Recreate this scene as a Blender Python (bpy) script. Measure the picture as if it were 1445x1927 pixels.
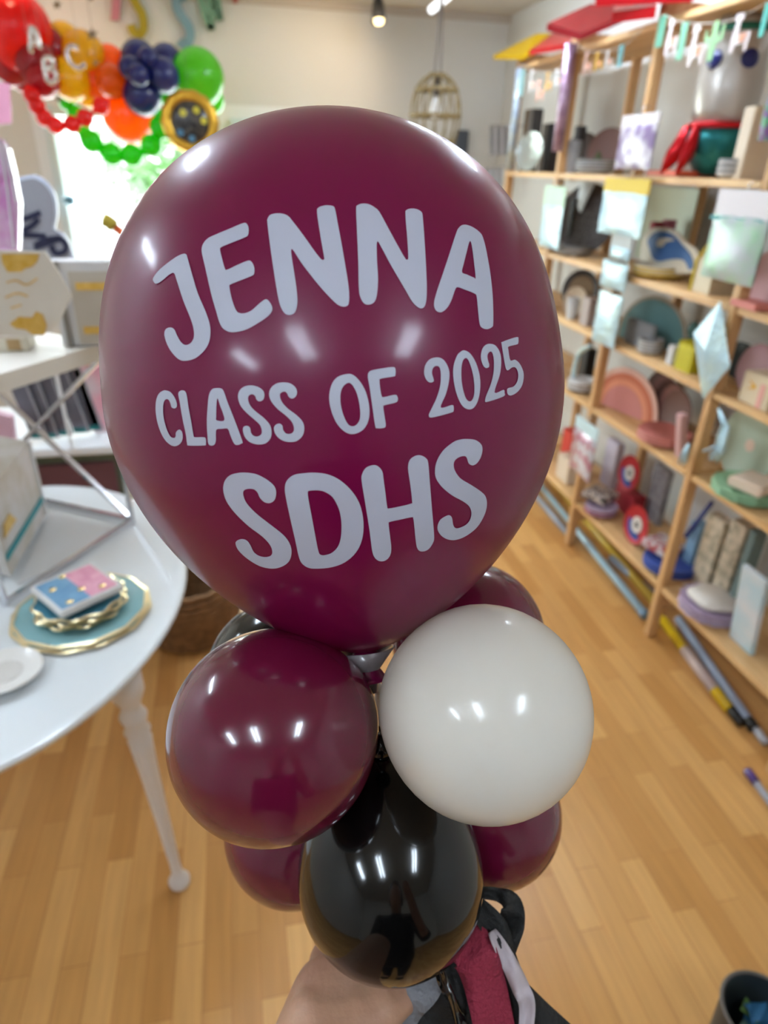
import bpy, bmesh, math, random
from mathutils import Vector, Matrix, Quaternion
from mathutils.bvhtree import BVHTree
from mathutils.geometry import delaunay_2d_cdt
random.seed(7)
D = bpy.data
SC = bpy.context.scene
COL = SC.collection
for o in list(D.objects): D.objects.remove(o)

# ------------------------------------------------------------------ camera
FPX = 1234.3
AX = Vector((0.979, -0.073, 0.193)).normalized()          # world X seen in camera axes (right, down, forward)
AY = Vector((-0.205, -0.462, 0.863)); AY = (AY - AX * AY.dot(AX)).normalized()
AZ = AX.cross(AY)                                           # world Z in camera axes
EYE = Vector((0, 0, 1.70))
def cam2w(v): return Vector((AX.dot(v), AY.dot(v), AZ.dot(v)))
RIGHT = cam2w(Vector((1, 0, 0))); DOWN = cam2w(Vector((0, 1, 0))); FWD = cam2w(Vector((0, 0, 1)))
def ray(px, py): return cam2w(Vector(((px - 722.5) / FPX, (py - 963.5) / FPX, 1.0)))
def onx(px, py, x): d = ray(px, py); return EYE + d * ((x - EYE.x) / d.x)
def ony(px, py, y): d = ray(px, py); return EYE + d * ((y - EYE.y) / d.y)
def onz(px, py, z): d = ray(px, py); return EYE + d * ((z - EYE.z) / d.z)
def dep(px, py, d): return EYE + ray(px, py) * d
cd = D.cameras.new('camera'); cam = D.objects.new('camera', cd); COL.objects.link(cam)
m = Matrix.Identity(4)
for i, c in enumerate((RIGHT, -DOWN, -FWD)):
    for j in range(3): m[j][i] = c[j]
m.translation = EYE
cam.matrix_world = m
cd.sensor_fit = 'HORIZONTAL'; cd.sensor_width = 36; cd.lens = FPX / 1445 * 36
cd.clip_start = 0.01; cd.clip_end = 60
cd.dof.use_dof = True; cd.dof.focus_distance = 0.36; cd.dof.aperture_fstop = 8.5
SC.camera = cam
# ------------------------------------------------------------------ world, exposure
SC.view_settings.view_transform = 'Standard'; SC.view_settings.look = 'None'
SC.view_settings.gamma = 1; SC.view_settings.exposure = 1.08
w = D.worlds.new('sky'); SC.world = w; w.use_nodes = True
w.node_tree.nodes['Background'].inputs[0].default_value = (0.88, 1.0, 0.96, 1)
w.node_tree.nodes['Background'].inputs[1].default_value = 2.6
def area(name, loc, sx, sy, power, col=(1, 1, 1), rot=(0, 0, 0)):
    l = D.lights.new(name, 'AREA'); l.shape = 'RECTANGLE'; l.size = sx; l.size_y = sy; l.energy = power; l.color = col
    o = D.objects.new(name, l); COL.objects.link(o); o.location = loc; o.rotation_euler = rot
    return o
def spot(name, loc, target, power, col, size=1.2, blend=0.6, radius=0.03):
    l = D.lights.new(name, 'SPOT'); l.energy = power; l.color = col; l.spot_size = size; l.spot_blend = blend; l.shadow_soft_size = radius
    o = D.objects.new(name, l); COL.objects.link(o); o.location = loc
    o.rotation_euler = (Vector(target) - Vector(loc)).to_track_quat('-Z', 'Y').to_euler()
    return o
TUBE_E = 18.5
# daylight coming in through the two windows of the far wall
area('window_daylight', (-0.5, 5.15, 1.4), 2.0, 1.3, 30, (0.9, 1.0, 0.97), (math.radians(90), 0, math.radians(180)))

# ------------------------------------------------------------------ materials
def lin(c):
    return tuple((x / 255 / 12.92 if x / 255 <= 0.04045 else ((x / 255 + 0.055) / 1.055) ** 2.4) for x in c)
_m = {}
def mat(name, c, rough=0.5, metal=0.0, trans=0.0, coat=0.0, emit=0.0, bump=None, alpha=1.0, vary=None, sss=0.0, coatr=0.05, spec=0.5):
    """bump=(scale,strength)  vary=(scale, second colour, threshold softness)"""
    if name in _m: return _m[name]
    M = D.materials.new(name); M.use_nodes = True; nt = M.node_tree; b = nt.nodes['Principled BSDF']
    b.inputs['Base Color'].default_value = (*lin(c), 1)
    b.inputs['Roughness'].default_value = rough; b.inputs['Metallic'].default_value = metal
    b.inputs['Transmission Weight'].default_value = trans; b.inputs['Coat Weight'].default_value = coat
    b.inputs['Coat Roughness'].default_value = coatr; b.inputs['Specular IOR Level'].default_value = spec
    b.inputs['Alpha'].default_value = alpha
    if sss: b.inputs['Subsurface Weight'].default_value = sss; b.inputs['Subsurface Radius'].default_value = (0.01, 0.004, 0.002); b.inputs['Subsurface Scale'].default_value = 1
    if emit: b.inputs['Emission Color'].default_value = (*lin(c), 1); b.inputs['Emission Strength'].default_value = emit
    tc = nt.nodes.new('ShaderNodeTexCoord')
    if bump:
        n = nt.nodes.new('ShaderNodeTexNoise'); n.inputs['Scale'].default_value = bump[0]; n.inputs['Detail'].default_value = 3
        bp = nt.nodes.new('ShaderNodeBump'); bp.inputs['Strength'].default_value = bump[1]; bp.inputs['Distance'].default_value = 0.01
        nt.links.new(tc.outputs['Object'], n.inputs['Vector']); nt.links.new(n.outputs['Fac'], bp.inputs['Height']); nt.links.new(bp.outputs['Normal'], b.inputs['Normal'])
    if vary:
        n = nt.nodes.new('ShaderNodeTexNoise'); n.inputs['Scale'].default_value = vary[0]; n.inputs['Detail'].default_value = 2
        r = nt.nodes.new('ShaderNodeValToRGB'); s = vary[2] if len(vary) > 2 else 0.15
        r.color_ramp.elements[0].position = 0.5 - s; r.color_ramp.elements[1].position = 0.5 + s
        r.color_ramp.elements[0].color = (*lin(c), 1); r.color_ramp.elements[1].color = (*lin(vary[1]), 1)
        nt.links.new(tc.outputs['Object'], n.inputs['Vector']); nt.links.new(n.outputs['Fac'], r.inputs['Fac']); nt.links.new(r.outputs['Color'], b.inputs['Base Color'])
    _m[name] = M
    return M
def wood(name, c1, c2, scale=(40, 3, 40), rough=0.5):
    if name in _m: return _m[name]
    M = mat(name, c1, rough); nt = M.node_tree; b = nt.nodes['Principled BSDF']
    tc = nt.nodes.new('ShaderNodeTexCoord'); mp = nt.nodes.new('ShaderNodeMapping'); mp.inputs['Scale'].default_value = scale
    n = nt.nodes.new('ShaderNodeTexNoise'); n.inputs['Scale'].default_value = 1; n.inputs['Detail'].default_value = 4
    r = nt.nodes.new('ShaderNodeValToRGB'); r.color_ramp.elements[0].position = 0.35; r.color_ramp.elements[1].position = 0.7
    r.color_ramp.elements[0].color = (*lin(c1), 1); r.color_ramp.elements[1].color = (*lin(c2), 1)
    nt.links.new(tc.outputs['Object'], mp.inputs[0]); nt.links.new(mp.outputs[0], n.inputs['Vector']); nt.links.new(n.outputs['Fac'], r.inputs['Fac']); nt.links.new(r.outputs['Color'], b.inputs['Base Color'])
    return M
def floor_mat():
    M = mat('laminate_floor', (190, 140, 80), 0.33); nt = M.node_tree; b = nt.nodes['Principled BSDF']
    tc = nt.nodes.new('ShaderNodeTexCoord'); mp = nt.nodes.new('ShaderNodeMapping'); mp.inputs['Rotation'].default_value = (0, 0, math.radians(90))
    nt.links.new(tc.outputs['Object'], mp.inputs[0])
    br = nt.nodes.new('ShaderNodeTexBrick'); br.offset = 0.37; br.inputs['Scale'].default_value = 1
    br.inputs['Brick Width'].default_value = 0.42; br.inputs['Row Height'].default_value = 0.066
    br.inputs['Mortar Size'].default_value = 0.0008; br.inputs['Bias'].default_value = 0.0
    br.inputs['Color1'].default_value = (*lin((208, 160, 98)), 1); br.inputs['Color2'].default_value = (*lin((180, 128, 70)), 1); br.inputs['Mortar'].default_value = (*lin((160, 105, 55)), 1)
    nt.links.new(mp.outputs[0], br.inputs['Vector'])
    m2 = nt.nodes.new('ShaderNodeMapping'); m2.inputs['Scale'].default_value = (60, 4, 1); nt.links.new(tc.outputs['Object'], m2.inputs[0])
    n = nt.nodes.new('ShaderNodeTexNoise'); n.inputs['Scale'].default_value = 1; n.inputs['Detail'].default_value = 4; nt.links.new(m2.outputs[0], n.inputs['Vector'])
    mx = nt.nodes.new('ShaderNodeMix'); mx.data_type = 'RGBA'; mx.blend_type = 'MULTIPLY'; mx.inputs[0].default_value = 0.35
    nt.links.new(br.outputs['Color'], mx.inputs[6]); nt.links.new(n.outputs['Color'], mx.inputs[7])
    r = nt.nodes.new('ShaderNodeMix'); r.data_type = 'RGBA'; r.blend_type = 'MULTIPLY'; r.inputs[0].default_value = 0.0
    g = nt.nodes.new('ShaderNodeHueSaturation'); g.inputs['Value'].default_value = 1.3; g.inputs['Saturation'].default_value = 1.0
    bw = nt.nodes.new('ShaderNodeRGBToBW'); nt.links.new(n.outputs['Fac'], mx.inputs[7])
    nt.links.new(mx.outputs[2], g.inputs['Color']); nt.links.new(g.outputs['Color'], b.inputs['Base Color'])
    return M
def latex(name, c, c_trans, rough=0.16, tw=0.25, coat=0.6):
    """balloon rubber: glossy skin over a slightly light-passing film"""
    if name in _m: return _m[name]
    M = mat(name, c, rough, coat=coat, coatr=0.04); nt = M.node_tree; b = nt.nodes['Principled BSDF']; out = nt.nodes['Material Output']
    t = nt.nodes.new('ShaderNodeBsdfTranslucent'); t.inputs['Color'].default_value = (*lin(c_trans), 1)
    mx = nt.nodes.new('ShaderNodeMixShader'); mx.inputs[0].default_value = tw
    nt.links.new(b.outputs[0], mx.inputs[1]); nt.links.new(t.outputs[0], mx.inputs[2]); nt.links.new(mx.outputs[0], out.inputs['Surface'])
    return M

# ------------------------------------------------------------------ mesh helpers: every shape is a list (verts, faces)
class G:
    def __init__(s): s.v = []; s.f = []
    def add(s, vf, M=None):
        v, f = vf; n = len(s.v)
        s.v += [tuple(M @ Vector(p)) if M else tuple(p) for p in v]; s.f += [tuple(i + n for i in q) for q in f]
        return s
    @property
    def vf(s): return s.v, s.f
def box(cx, cy, cz, sx, sy, sz, bev=0.0):
    """box by centre and full size, with chamfered vertical + horizontal edges when bev > 0"""
    if bev <= 0:
        v = [(cx + a * sx / 2, cy + b * sy / 2, cz + c * sz / 2) for c in (-1, 1) for a, b in ((-1, -1), (1, -1), (1, 1), (-1, 1))]
        return v, [(3, 2, 1, 0), (4, 5, 6, 7), (0, 1, 5, 4), (1, 2, 6, 5), (2, 3, 7, 6), (3, 0, 4, 7)]
    bm = bmesh.new(); bmesh.ops.create_cube(bm, size=1)
    for p in bm.verts: p.co = Vector((p.co.x * sx, p.co.y * sy, p.co.z * sz))
    bmesh.ops.bevel(bm, geom=bm.edges[:], offset=min(bev, sx * .45, sy * .45, sz * .45), segments=2, affect='EDGES')
    v = [(p.co.x + cx, p.co.y + cy, p.co.z + cz) for p in bm.verts]; f = [tuple(q.index for q in a.verts) for a in bm.faces]
    bm.free(); return v, f
def lathe(prof, seg=32, wob=None):
    """prof list of (r, z) revolved round z. wob(angle)->radius factor"""
    v = []; f = []
    for r, z in prof:
        for k in range(seg):
            a = 2 * math.pi * k / seg; q = r * (wob(a) if wob else 1)
            v.append((q * math.cos(a), q * math.sin(a), z))
    for i in range(len(prof) - 1):
        for k in range(seg):
            a = i * seg + k; b = i * seg + (k + 1) % seg
            f.append((a, b, b + seg, a + seg))
    if prof[0][0] > 1e-6: f.append(tuple(range(seg - 1, -1, -1)))
    if prof[-1][0] > 1e-6: n = (len(prof) - 1) * seg; f.append(tuple(range(n, n + seg)))
    return v, f
def tube(pts, r, seg=10, closed=False):
    pts = [Vector(p) for p in pts]; n = len(pts); v = []; f = []
    rr = r if isinstance(r, (list, tuple)) else [r] * n
    up = None
    for i, p in enumerate(pts):
        t = (pts[min(i + 1, n - 1)] - pts[max(i - 1, 0)]) if not closed else (pts[(i + 1) % n] - pts[i - 1])
        t.normalize()
        if up is None: up = t.orthogonal().normalized()
        up = (up - t * up.dot(t)).normalized(); s = t.cross(up)
        for k in range(seg):
            a = 2 * math.pi * k / seg; v.append(tuple(p + (up * math.cos(a) + s * math.sin(a)) * rr[i]))
    for i in range(n if closed else n - 1):
        for k in range(seg):
            a = i * seg + k; b = i * seg + (k + 1) % seg; c = ((i + 1) % n) * seg
            f.append((a, b, c + (k + 1) % seg, c + k))
    if not closed: f.append(tuple(range(seg - 1, -1, -1))); f.append(tuple(range((n - 1) * seg, n * seg)))
    return v, f
def prism(pts, th):
    """closed outline of 3-D points pushed along the vector th"""
    n = len(pts); th = Vector(th); v = [tuple(p) for p in pts] + [tuple(Vector(p) + th) for p in pts]
    f = [tuple(range(n)), tuple(range(2 * n - 1, n - 1, -1))] + [(i, i + n, (i + 1) % n + n, (i + 1) % n) for i in range(n)]
    return v, f
def smooth_closed(p, k=4, corner=0.0):
    n = len(p); out = []
    for i in range(n):
        a, b, c, d = p[i - 1], p[i], p[(i + 1) % n], p[(i + 2) % n]
        for j in range(k):
            t = j / k
            out.append(tuple(0.5 * ((2 * b[q]) + (-a[q] + c[q]) * t + (2 * a[q] - 5 * b[q] + 4 * c[q] - d[q]) * t * t + (-a[q] + 3 * b[q] - 3 * c[q] + d[q]) * t ** 3) for q in range(len(b))))
    return out
def smooth_open(p, k=6):
    p = [Vector(q) for q in p]; n = len(p); out = []
    for i in range(n - 1):
        a, b, c, d = p[max(i - 1, 0)], p[i], p[i + 1], p[min(i + 2, n - 1)]
        for j in range(k):
            t = j / k; out.append(0.5 * ((2 * b) + (c - a) * t + (2 * a - 5 * b + 4 * c - d) * t * t + (-a + 3 * b - 3 * c + d) * t ** 3))
    out.append(p[-1]); return out
def mesh(name, vf, M, parent=None, smooth=False, world=False, auto=False):
    v, f = vf
    me = D.meshes.new(name)
    if world and parent is not None:
        inv = parent_inv(parent); v = [tuple(inv @ Vector(p)) for p in v]
    me.from_pydata([tuple(p) for p in v], [], [tuple(q) for q in f]); 
    bm = bmesh.new(); bm.from_mesh(me)
    bmesh.ops.remove_doubles(bm, verts=bm.verts, dist=1e-6); bmesh.ops.recalc_face_normals(bm, faces=bm.faces)
    bm.to_mesh(me); bm.free()
    if M: me.materials.append(M)
    if smooth:
        me.polygons.foreach_set('use_smooth', [True] * len(me.polygons))
        if auto:
            try: me.set_sharp_from_angle(angle=math.radians(40))
            except Exception: pass
    me.update()
    o = D.objects.new(name, me); COL.objects.link(o)
    if parent is not None: o.parent = parent
    return o
def parent_inv(o):
    M = Matrix.Identity(4)
    while o is not None:
        M = Matrix.LocRotScale(o.location, o.rotation_euler, o.scale) @ M; o = o.parent
    return M.inverted()
def tag(o, label, cat, group=None, kind=None):
    o['label'] = label; o['category'] = cat
    if group: o['group'] = group
    if kind: o['kind'] = kind
    return o
def thing(name, label, cat, loc=(0, 0, 0), rot=(0, 0, 0), group=None):
    o = D.objects.new(name, None); COL.objects.link(o); o.location = loc; o.rotation_euler = rot; o.empty_display_size = 0.05
    return tag(o, label, cat, group)
def solo(name, vf, M, label, cat, loc, rot=(0, 0, 0), group=None, smooth=False, world=False, auto=False):
    """thing made of one mesh. world=True: vertices are world positions, loc becomes the origin"""
    if world: v, f = vf; vf = ([tuple(Vector(p) - Vector(loc)) for p in v], f)
    o = mesh(name, vf, M, smooth=smooth, auto=auto); o.location = loc; o.rotation_euler = rot
    return tag(o, label, cat, group)
def struct(name, vf, M, parent=None, smooth=False):
    o = mesh(name, vf, M, parent, smooth)
    if parent is None: o['kind'] = 'structure'
    return o
def copy_tree(o, parent=None):
    c = o.copy(); COL.objects.link(c); c.parent = parent
    for ch in o.children: copy_tree(ch, c)
    return c
def mul(vf, M): return [tuple(M @ Vector(p)) for p in vf[0]], vf[1]
def TR(x, y, z): return Matrix.Translation((x, y, z))
def RX(a): return Matrix.Rotation(math.radians(a), 4, 'X')
def RY(a): return Matrix.Rotation(math.radians(a), 4, 'Y')
def RZ(a): return Matrix.Rotation(math.radians(a), 4, 'Z')

# common materials
PINE = wood('pine', (222, 184, 132), (196, 150, 98), (30, 2.5, 30), 0.5)
PINE_V = wood('pine_post', (218, 176, 124), (190, 142, 92), (30, 30, 2.5), 0.5)
WALL = mat('painted_wall', (214, 214, 211), 0.8, bump=(60, 0.05))
WHITE = mat('white_paint', (232, 234, 236), 0.35)
CEIL = mat('ceiling_paint', (205, 200, 192), 0.85)
CHROME = mat('chrome', (200, 200, 205), 0.18, 1.0)
BLACK = mat('black_plastic', (22, 22, 24), 0.4)
GOLD = mat('gold_foil', (212, 165, 60), 0.3, 0.85, bump=(60, 0.3))
SILVER = mat('silver_foil', (205, 208, 212), 0.18, 1.0, bump=(25, 0.5))
IRID = mat('iridescent_film', (196, 222, 220), .42, .2, coat=.5, coatr=.15, bump=(45, 0.8), vary=(9, (170, 205, 225), 0.2))

# ------------------------------------------------------------------ the room
XW, YW, ZC = 1.95, 5.24, 2.62
XL, YB = -2.6, -2.6
struct('floor', box((XW + XL) / 2, (YW + YB) / 2, -0.05, XW - XL + .2, YW - YB + .2, 0.1), floor_mat())
struct('ceiling', box((XW + XL) / 2, (YW + YB) / 2, ZC + 0.05, XW - XL + .2, YW - YB + .2, 0.1), CEIL)
struct('wall_right', box(XW + .05, (YW + YB) / 2, ZC / 2, .1, YW - YB, ZC), WALL)
struct('wall_left', box(XL - .05, (YW + YB) / 2, ZC / 2, .1, YW - YB, ZC), WALL)
struct('wall_back', box((XW + XL) / 2, YB - .05, ZC / 2, XW - XL, .1, ZC), WALL)
# far wall with two openings
W1 = (-1.13, -0.13, 0.35, 1.98); W2 = (0.03, 0.62, 0.95, 1.95)
g = G(); y0 = YW + .06
def slab(x0, x1, z0, z1): g.add(box((x0 + x1) / 2, y0, (z0 + z1) / 2, x1 - x0, .12, z1 - z0))
slab(XL, W1[0], 0, ZC); slab(W1[0], W1[1], 0, W1[2]); slab(W1[0], W1[1], W1[3], ZC)
slab(W1[1], W2[0], 0, ZC); slab(W2[0], W2[1], 0, W2[2]); slab(W2[0], W2[1], W2[3], ZC); slab(W2[1], XW, 0, ZC)
struct('wall_far', g.vf, WALL)
FRAME = mat('window_frame_paint', (205, 222, 228), 0.4)
GLASS = mat('window_glass', (255, 255, 255), 0.0, trans=1.0, alpha=0.12)
def window(n, W):
    x0, x1, z0, z1 = W; t = .05; gg = G()
    for a in ((x0 + t / 2, (z0 + z1) / 2, t, z1 - z0), (x1 - t / 2, (z0 + z1) / 2, t, z1 - z0), ((x0 + x1) / 2, z0 + t / 2, x1 - x0 - 2 * t, t), ((x0 + x1) / 2, z1 - t / 2, x1 - x0 - 2 * t, t)):
        gg.add(box(a[0], YW - .005, a[1], a[2], .15, a[3], .004))
    o = struct('window_%d' % n, gg.vf, FRAME)
    mesh('pane', box((x0 + x1) / 2, YW + .03, (z0 + z1) / 2, x1 - x0 - 2 * t + .01, .006, z1 - z0 - 2 * t + .01), GLASS, o)
    gg = G()
    for a in ((x0 - .04, (z0 + z1) / 2, .08, z1 - z0 + .16), (x1 + .04, (z0 + z1) / 2, .08, z1 - z0 + .16), ((x0 + x1) / 2, z1 + .04, x1 - x0, .08), ((x0 + x1) / 2, z0 - .04, x1 - x0, .08)):
        gg.add(box(a[0], YW - .01, a[1], a[2], .02, a[3]))
    mesh('casing', gg.vf, WHITE, o)
window(1, W1); window(2, W2)
bb = mat('baseboard_paint', (225, 225, 222), 0.5)
struct('baseboard_right', box(XW - .006, (YW + YB) / 2, .05, .012, YW - YB, .1), bb)
struct('baseboard_far', box((XW + W1[1]) / 2, YW - .006, .05, XW - W1[1] - .03, .012, .1), bb)
struct('trim_1', box((XL + XW) / 2, YW - .012, ZC - .02, XW - XL, .024, .04), mat('ceiling_trim', (190, 182, 172), .6))
# outside
struct('ground_outside', box(-.5, 11, -.15, 24, 11, .1), mat('pavement', (190, 195, 190), .9))
def leafball(n, r, seed, sq=0.8):
    rnd = random.Random(seed); gg = G()
    for i in range(n):
        d = Vector((rnd.gauss(0, 1), rnd.gauss(0, 1), rnd.gauss(0, 1))).normalized() * r * rnd.uniform(.55, 1.0); d.z *= sq
        s = rnd.uniform(.06, .12)
        q = Quaternion((rnd.gauss(0, 1), rnd.gauss(0, 1), rnd.gauss(0, 1), rnd.gauss(0, 1))).normalized()
        gg.add(([d + q @ Vector(p) for p in ((-s, 0, 0), (0, -s * .5, 0), (s, 0, 0), (0, s * .5, .02))], [(0, 1, 2, 3)]))
    return gg.vf
LEAF = mat('tree_leaves', (120, 165, 105), .6)
for i, (px, py, r, lab) in enumerate(((335, 285, .9, 'pale green bushy tree outside the left shop window'), (480, 225, .8, 'pale green bushy tree outside the right shop window'))):
    p = ony(px, py, 9.0); t = thing('garden_tree', lab, 'tree', (p.x, 9.0 + i * 2.2, -.1))
    f_ = mesh('foliage', mul(leafball(900, r, i), TR(0, 0, p.z + .1)), LEAF, t)
    mesh('trunk', tube([(0, 0, 0), (0.03, 0, p.z * .5), (0, 0, p.z + .1)], [.09, .07, .04]), mat('bark', (95, 80, 65), .9), t)

# ------------------------------------------------------------------ ceiling lights (twin fluorescent tubes)
TUBE = mat('fluorescent_tube', (226, 241, 255), 0.4, emit=TUBE_E)
FIX = mat('fixture_enamel', (235, 235, 235), 0.4)
def fixture(x, y, L, label, drop=0.0, twin=True):
    t = thing('fluorescent_fixture', label, 'ceiling light', (x, y, ZC - drop), group='fluorescent fixtures along the ceiling')
    mesh('housing', box(0, 0, -.02, .24, L, .04, .004), FIX, t)
    for s in (-1, 1):
        mesh('tube', tube([(s * .06, -L / 2 + .03, -.066), (s * .06, L / 2 - .03, -.066)], .026, 12), TUBE, t, smooth=True)
        for e in (-1, 1): mesh('socket', box(s * .07, e * (L / 2 - .02), -.058, .045, .03, .05, .003), FIX, t)
fixture(-.54, -.80, .62, 'twin tube ceiling light overhead left, mirrored left of centre in the balloons')
fixture(.72, -.82, .62, 'twin tube ceiling light overhead right, mirrored right of centre in the balloons')
fixture(-1.55, -.8, .62, 'twin tube ceiling light furthest left overhead')
fixture(-.66, 2.0, .85, 'twin tube ceiling light above the round table, mirrored top left of the big balloon')
fixture(1.35, 2.55, .85, 'twin tube ceiling light above the shelves, mirrored top right of the big balloon')
fixture(-1.95, 1.7, .85, 'twin tube ceiling light over the left wall side')
fixture(1.2, 3.45, .62, 'added twin tube ceiling light brightening the room near the far wall')  # added fixture, makes up for brightness lost with the shorter tubes
# single white tube seen end-on under the ceiling
p0 = onz(812, 18, 2.52)
t = thing('hanging_tube_light', 'white tube light end hanging below the ceiling beside the pendant cord', 'ceiling light', (p0.x, p0.y, 2.52))
mesh('tube', tube([(0, 0, 0), (-.02, -.8, 0)], .022, 12), mat('dim_tube', (240, 244, 250), .4, emit=.9), t, smooth=True)
for yy in (-.2, -.65): mesh('bracket', box(-.005, yy, .05, .02, .02, .1), FIX, t)
# spot lamp
p1 = onz(712, 20, 2.52)
t = thing('spotlight', 'black swivel spot lamp with lit bulb near the ceiling', 'lamp', tuple(p1))
mesh('mount', lathe([(.0, .1), (.04, .1), (.04, .085), (.008, .08), (.008, .02), (0, .02)], 16), BLACK, t, smooth=True)
mesh('shade', mul(lathe([(.0, .06), (.03, .055), (.04, 0), (.045, -.06), (.041, -.06), (.036, 0), (.0, .04)], 20), RX(-20)), mat('dark_metal', (90, 85, 80), .4, .6), t, smooth=True)
b_ = mesh('bulb', mul(lathe([(0, .0), (.02, -.01), (.032, -.04), (.026, -.068), (0, -.078)], 16), RX(-20)), mat('warm_bulb', (255, 225, 160), .3, emit=2.5), t, smooth=True)
wl = spot('spotlight_beam', (p1.x - .1, p1.y - .25, 2.45), (.55, YW, 2.15), 6, (1, .72, .42), 1.9, 1.0, .05)
wl.parent = t; wl.location = Vector(wl.location) - p1
wl2 = spot('added_wall_glow', (-1.0, 4.3, 2.5), (-1.2, YW, 2.2), 6, (1, .62, .4), 1.9, 1.0, .05)  # added warm lamp without a fixture, tints the wall behind the garland
wl2.parent = t; wl2.location = Vector(wl2.location) - p1
# rattan pendant
pc = ony(819, 218, 4.3); sc = 4.3 / FPX * 1.06
t = thing('pendant_lamp', 'open woven rattan pendant lamp on a grey cord before the far wall', 'lamp', (pc.x, pc.y, pc.z))
RAT = mat('rattan', (140, 122, 84), .7)
R_, H_ = .145, .205
prof = [(R_ * math.sin(a) ** .8 if a > 0 else 0, H_ * math.cos(a)) for a in [math.pi * k / 14 for k in range(1, 13)]]
for k in range(14):
    a = 2 * math.pi * k / 14
    mesh('rib', tube([(r * math.cos(a + .25 * z / H_), r * math.sin(a + .25 * z / H_), z) for r, z in prof], .005, 6), RAT, t, smooth=True)
for r, z in ((prof[0][0], prof[0][1]), (prof[3][0], prof[3][1]), (prof[6][0], prof[6][1]), (prof[9][0], prof[9][1]), (prof[-1][0], prof[-1][1])):
    mesh('hoop', tube([(r * math.cos(2 * math.pi * k / 32), r * math.sin(2 * math.pi * k / 32), z) for k in range(32)], .010, 6, True), RAT, t, smooth=True)
mesh('socket', lathe([(0, .19), (.02, .19), (.026, .12), (.022, .1), (0, .1)], 16), mat('dark_metal', (90, 85, 80)), t, smooth=True)
mesh('bulb', lathe([(0, .1), (.018, .09), (.03, .05), (.034, .02), (.02, -.01), (0, -.016)], 16), mat('clear_bulb', (235, 238, 240), .1, coat=1, spec=.8), t, smooth=True)
for s in (-.02, .022): mesh('cord', tube([(s * .9, 0, .19), (0, 0, ZC - pc.z)], .006, 6), mat('cord_grey', (120, 112, 108), .7), t)

# ------------------------------------------------------------------ lettering hung on the far wall, stars, garland
def pxprism(pts, y, th, k=0):
    P = [ony(a, b, y) for a, b in pts]
    return prism(P, (0, th, 0))
def stroke_px(pts, wd, y, th):
    """thick brush line of pixel points as a flat plate standing at depth y"""
    P = smooth_open([(a, b, 0) for a, b in pts], 5); L = []; Rr = []
    for i, p in enumerate(P):
        d = (P[min(i + 1, len(P) - 1)] - P[max(i - 1, 0)]).normalized(); n = Vector((-d.y, d.x, 0)) * wd / 2
        L.append(p + n); Rr.append(p - n)
    gg = G()
    for i in range(len(P) - 1):
        q = [L[i], L[i + 1], Rr[i + 1], Rr[i]]
        gg.add(prism([ony(a.x, a.y, y) for a in q], (0, th, 0)))
    return gg.vf
yl = YW - .05
LP = [('pink', (190, 120, 135), [[(222, -60), (218, 10), (216, 38)]], 16), ('mustard', (165, 148, 20), [[(232, -70), (250, -5), (266, 25), (270, 50), (262, 66), (250, 58), (246, 46)]], 16),
      ('blue', (120, 155, 170), [[(350, -4), (338, -8), (332, 8), (340, 28), (355, 50), (357, 72), (348, 84), (337, 76)]], 18),
      ('green', (118, 160, 135), [[(372, -30), (384, 20), (398, 56)], [(398, 56), (396, 20), (392, -30)], [(392, -30), (400, 0), (414, 38)], [(414, 38), (408, -5), (405, -30)]], 13),
      ('red', (165, 80, 65), [[(440, -30), (443, -5), (441, 5)]], 9)]
LN = {'pink': 'pink letter I', 'mustard': 'mustard yellow hooked letter', 'blue': 'pale blue letter S', 'green': 'sage green letter W', 'red': 'red letter, only its tip in view'}
for n, c, st, wd in LP:
    gg = G()
    for s in st: gg.add(stroke_px(s, wd, yl, .02))
    z = min(p[2] for p in gg.v); x = sum(p[0] for p in gg.v) / len(gg.v)
    solo('wall_letter', gg.vf, mat('card_' + n, c, .6), LN[n] + ' of the sign high on the far wall', 'letter', (x, yl, z), world=True, group='cut out letters of the wall sign')
def star_pts(cx, cy, r, n=5, k=.45, rot=-90): return [(cx + (r if i % 2 == 0 else r * k) * math.cos(math.radians(rot + i * 180 / n)), cy + (r if i % 2 == 0 else r * k) * math.sin(math.radians(rot + i * 180 / n))) for i in range(2 * n)]
STAR = mat('antique_gold_card', (120, 100, 70), .4, .4)
for px, py, r, lab in ((173, 64, 13, 'dark gold paper star hanging above the yellow balloons'), (107, 9, 10, 'dark gold paper star at the top edge above the red balloons'), (171, -3, 7, 'small dark gold star cut by the top edge of the photo'), (110, 186, 9, 'dark gold paper star below the yellow balloons'), (180, 118, 7, 'tiny dark star in front of the yellow balloons')):
    yy = 4.15; t = thing('hanging_star', lab, 'star', tuple(ony(px, py, yy)))
    mesh('star', pxprism(star_pts(px, py, r), yy, .004), STAR, t, world=True)
    c = ony(px, py - r * .9, yy); mesh('thread', tube([c, (c.x, c.y, ZC)], .0008, 5), mat('thread', (150, 145, 140), .8), t, world=True)

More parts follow.
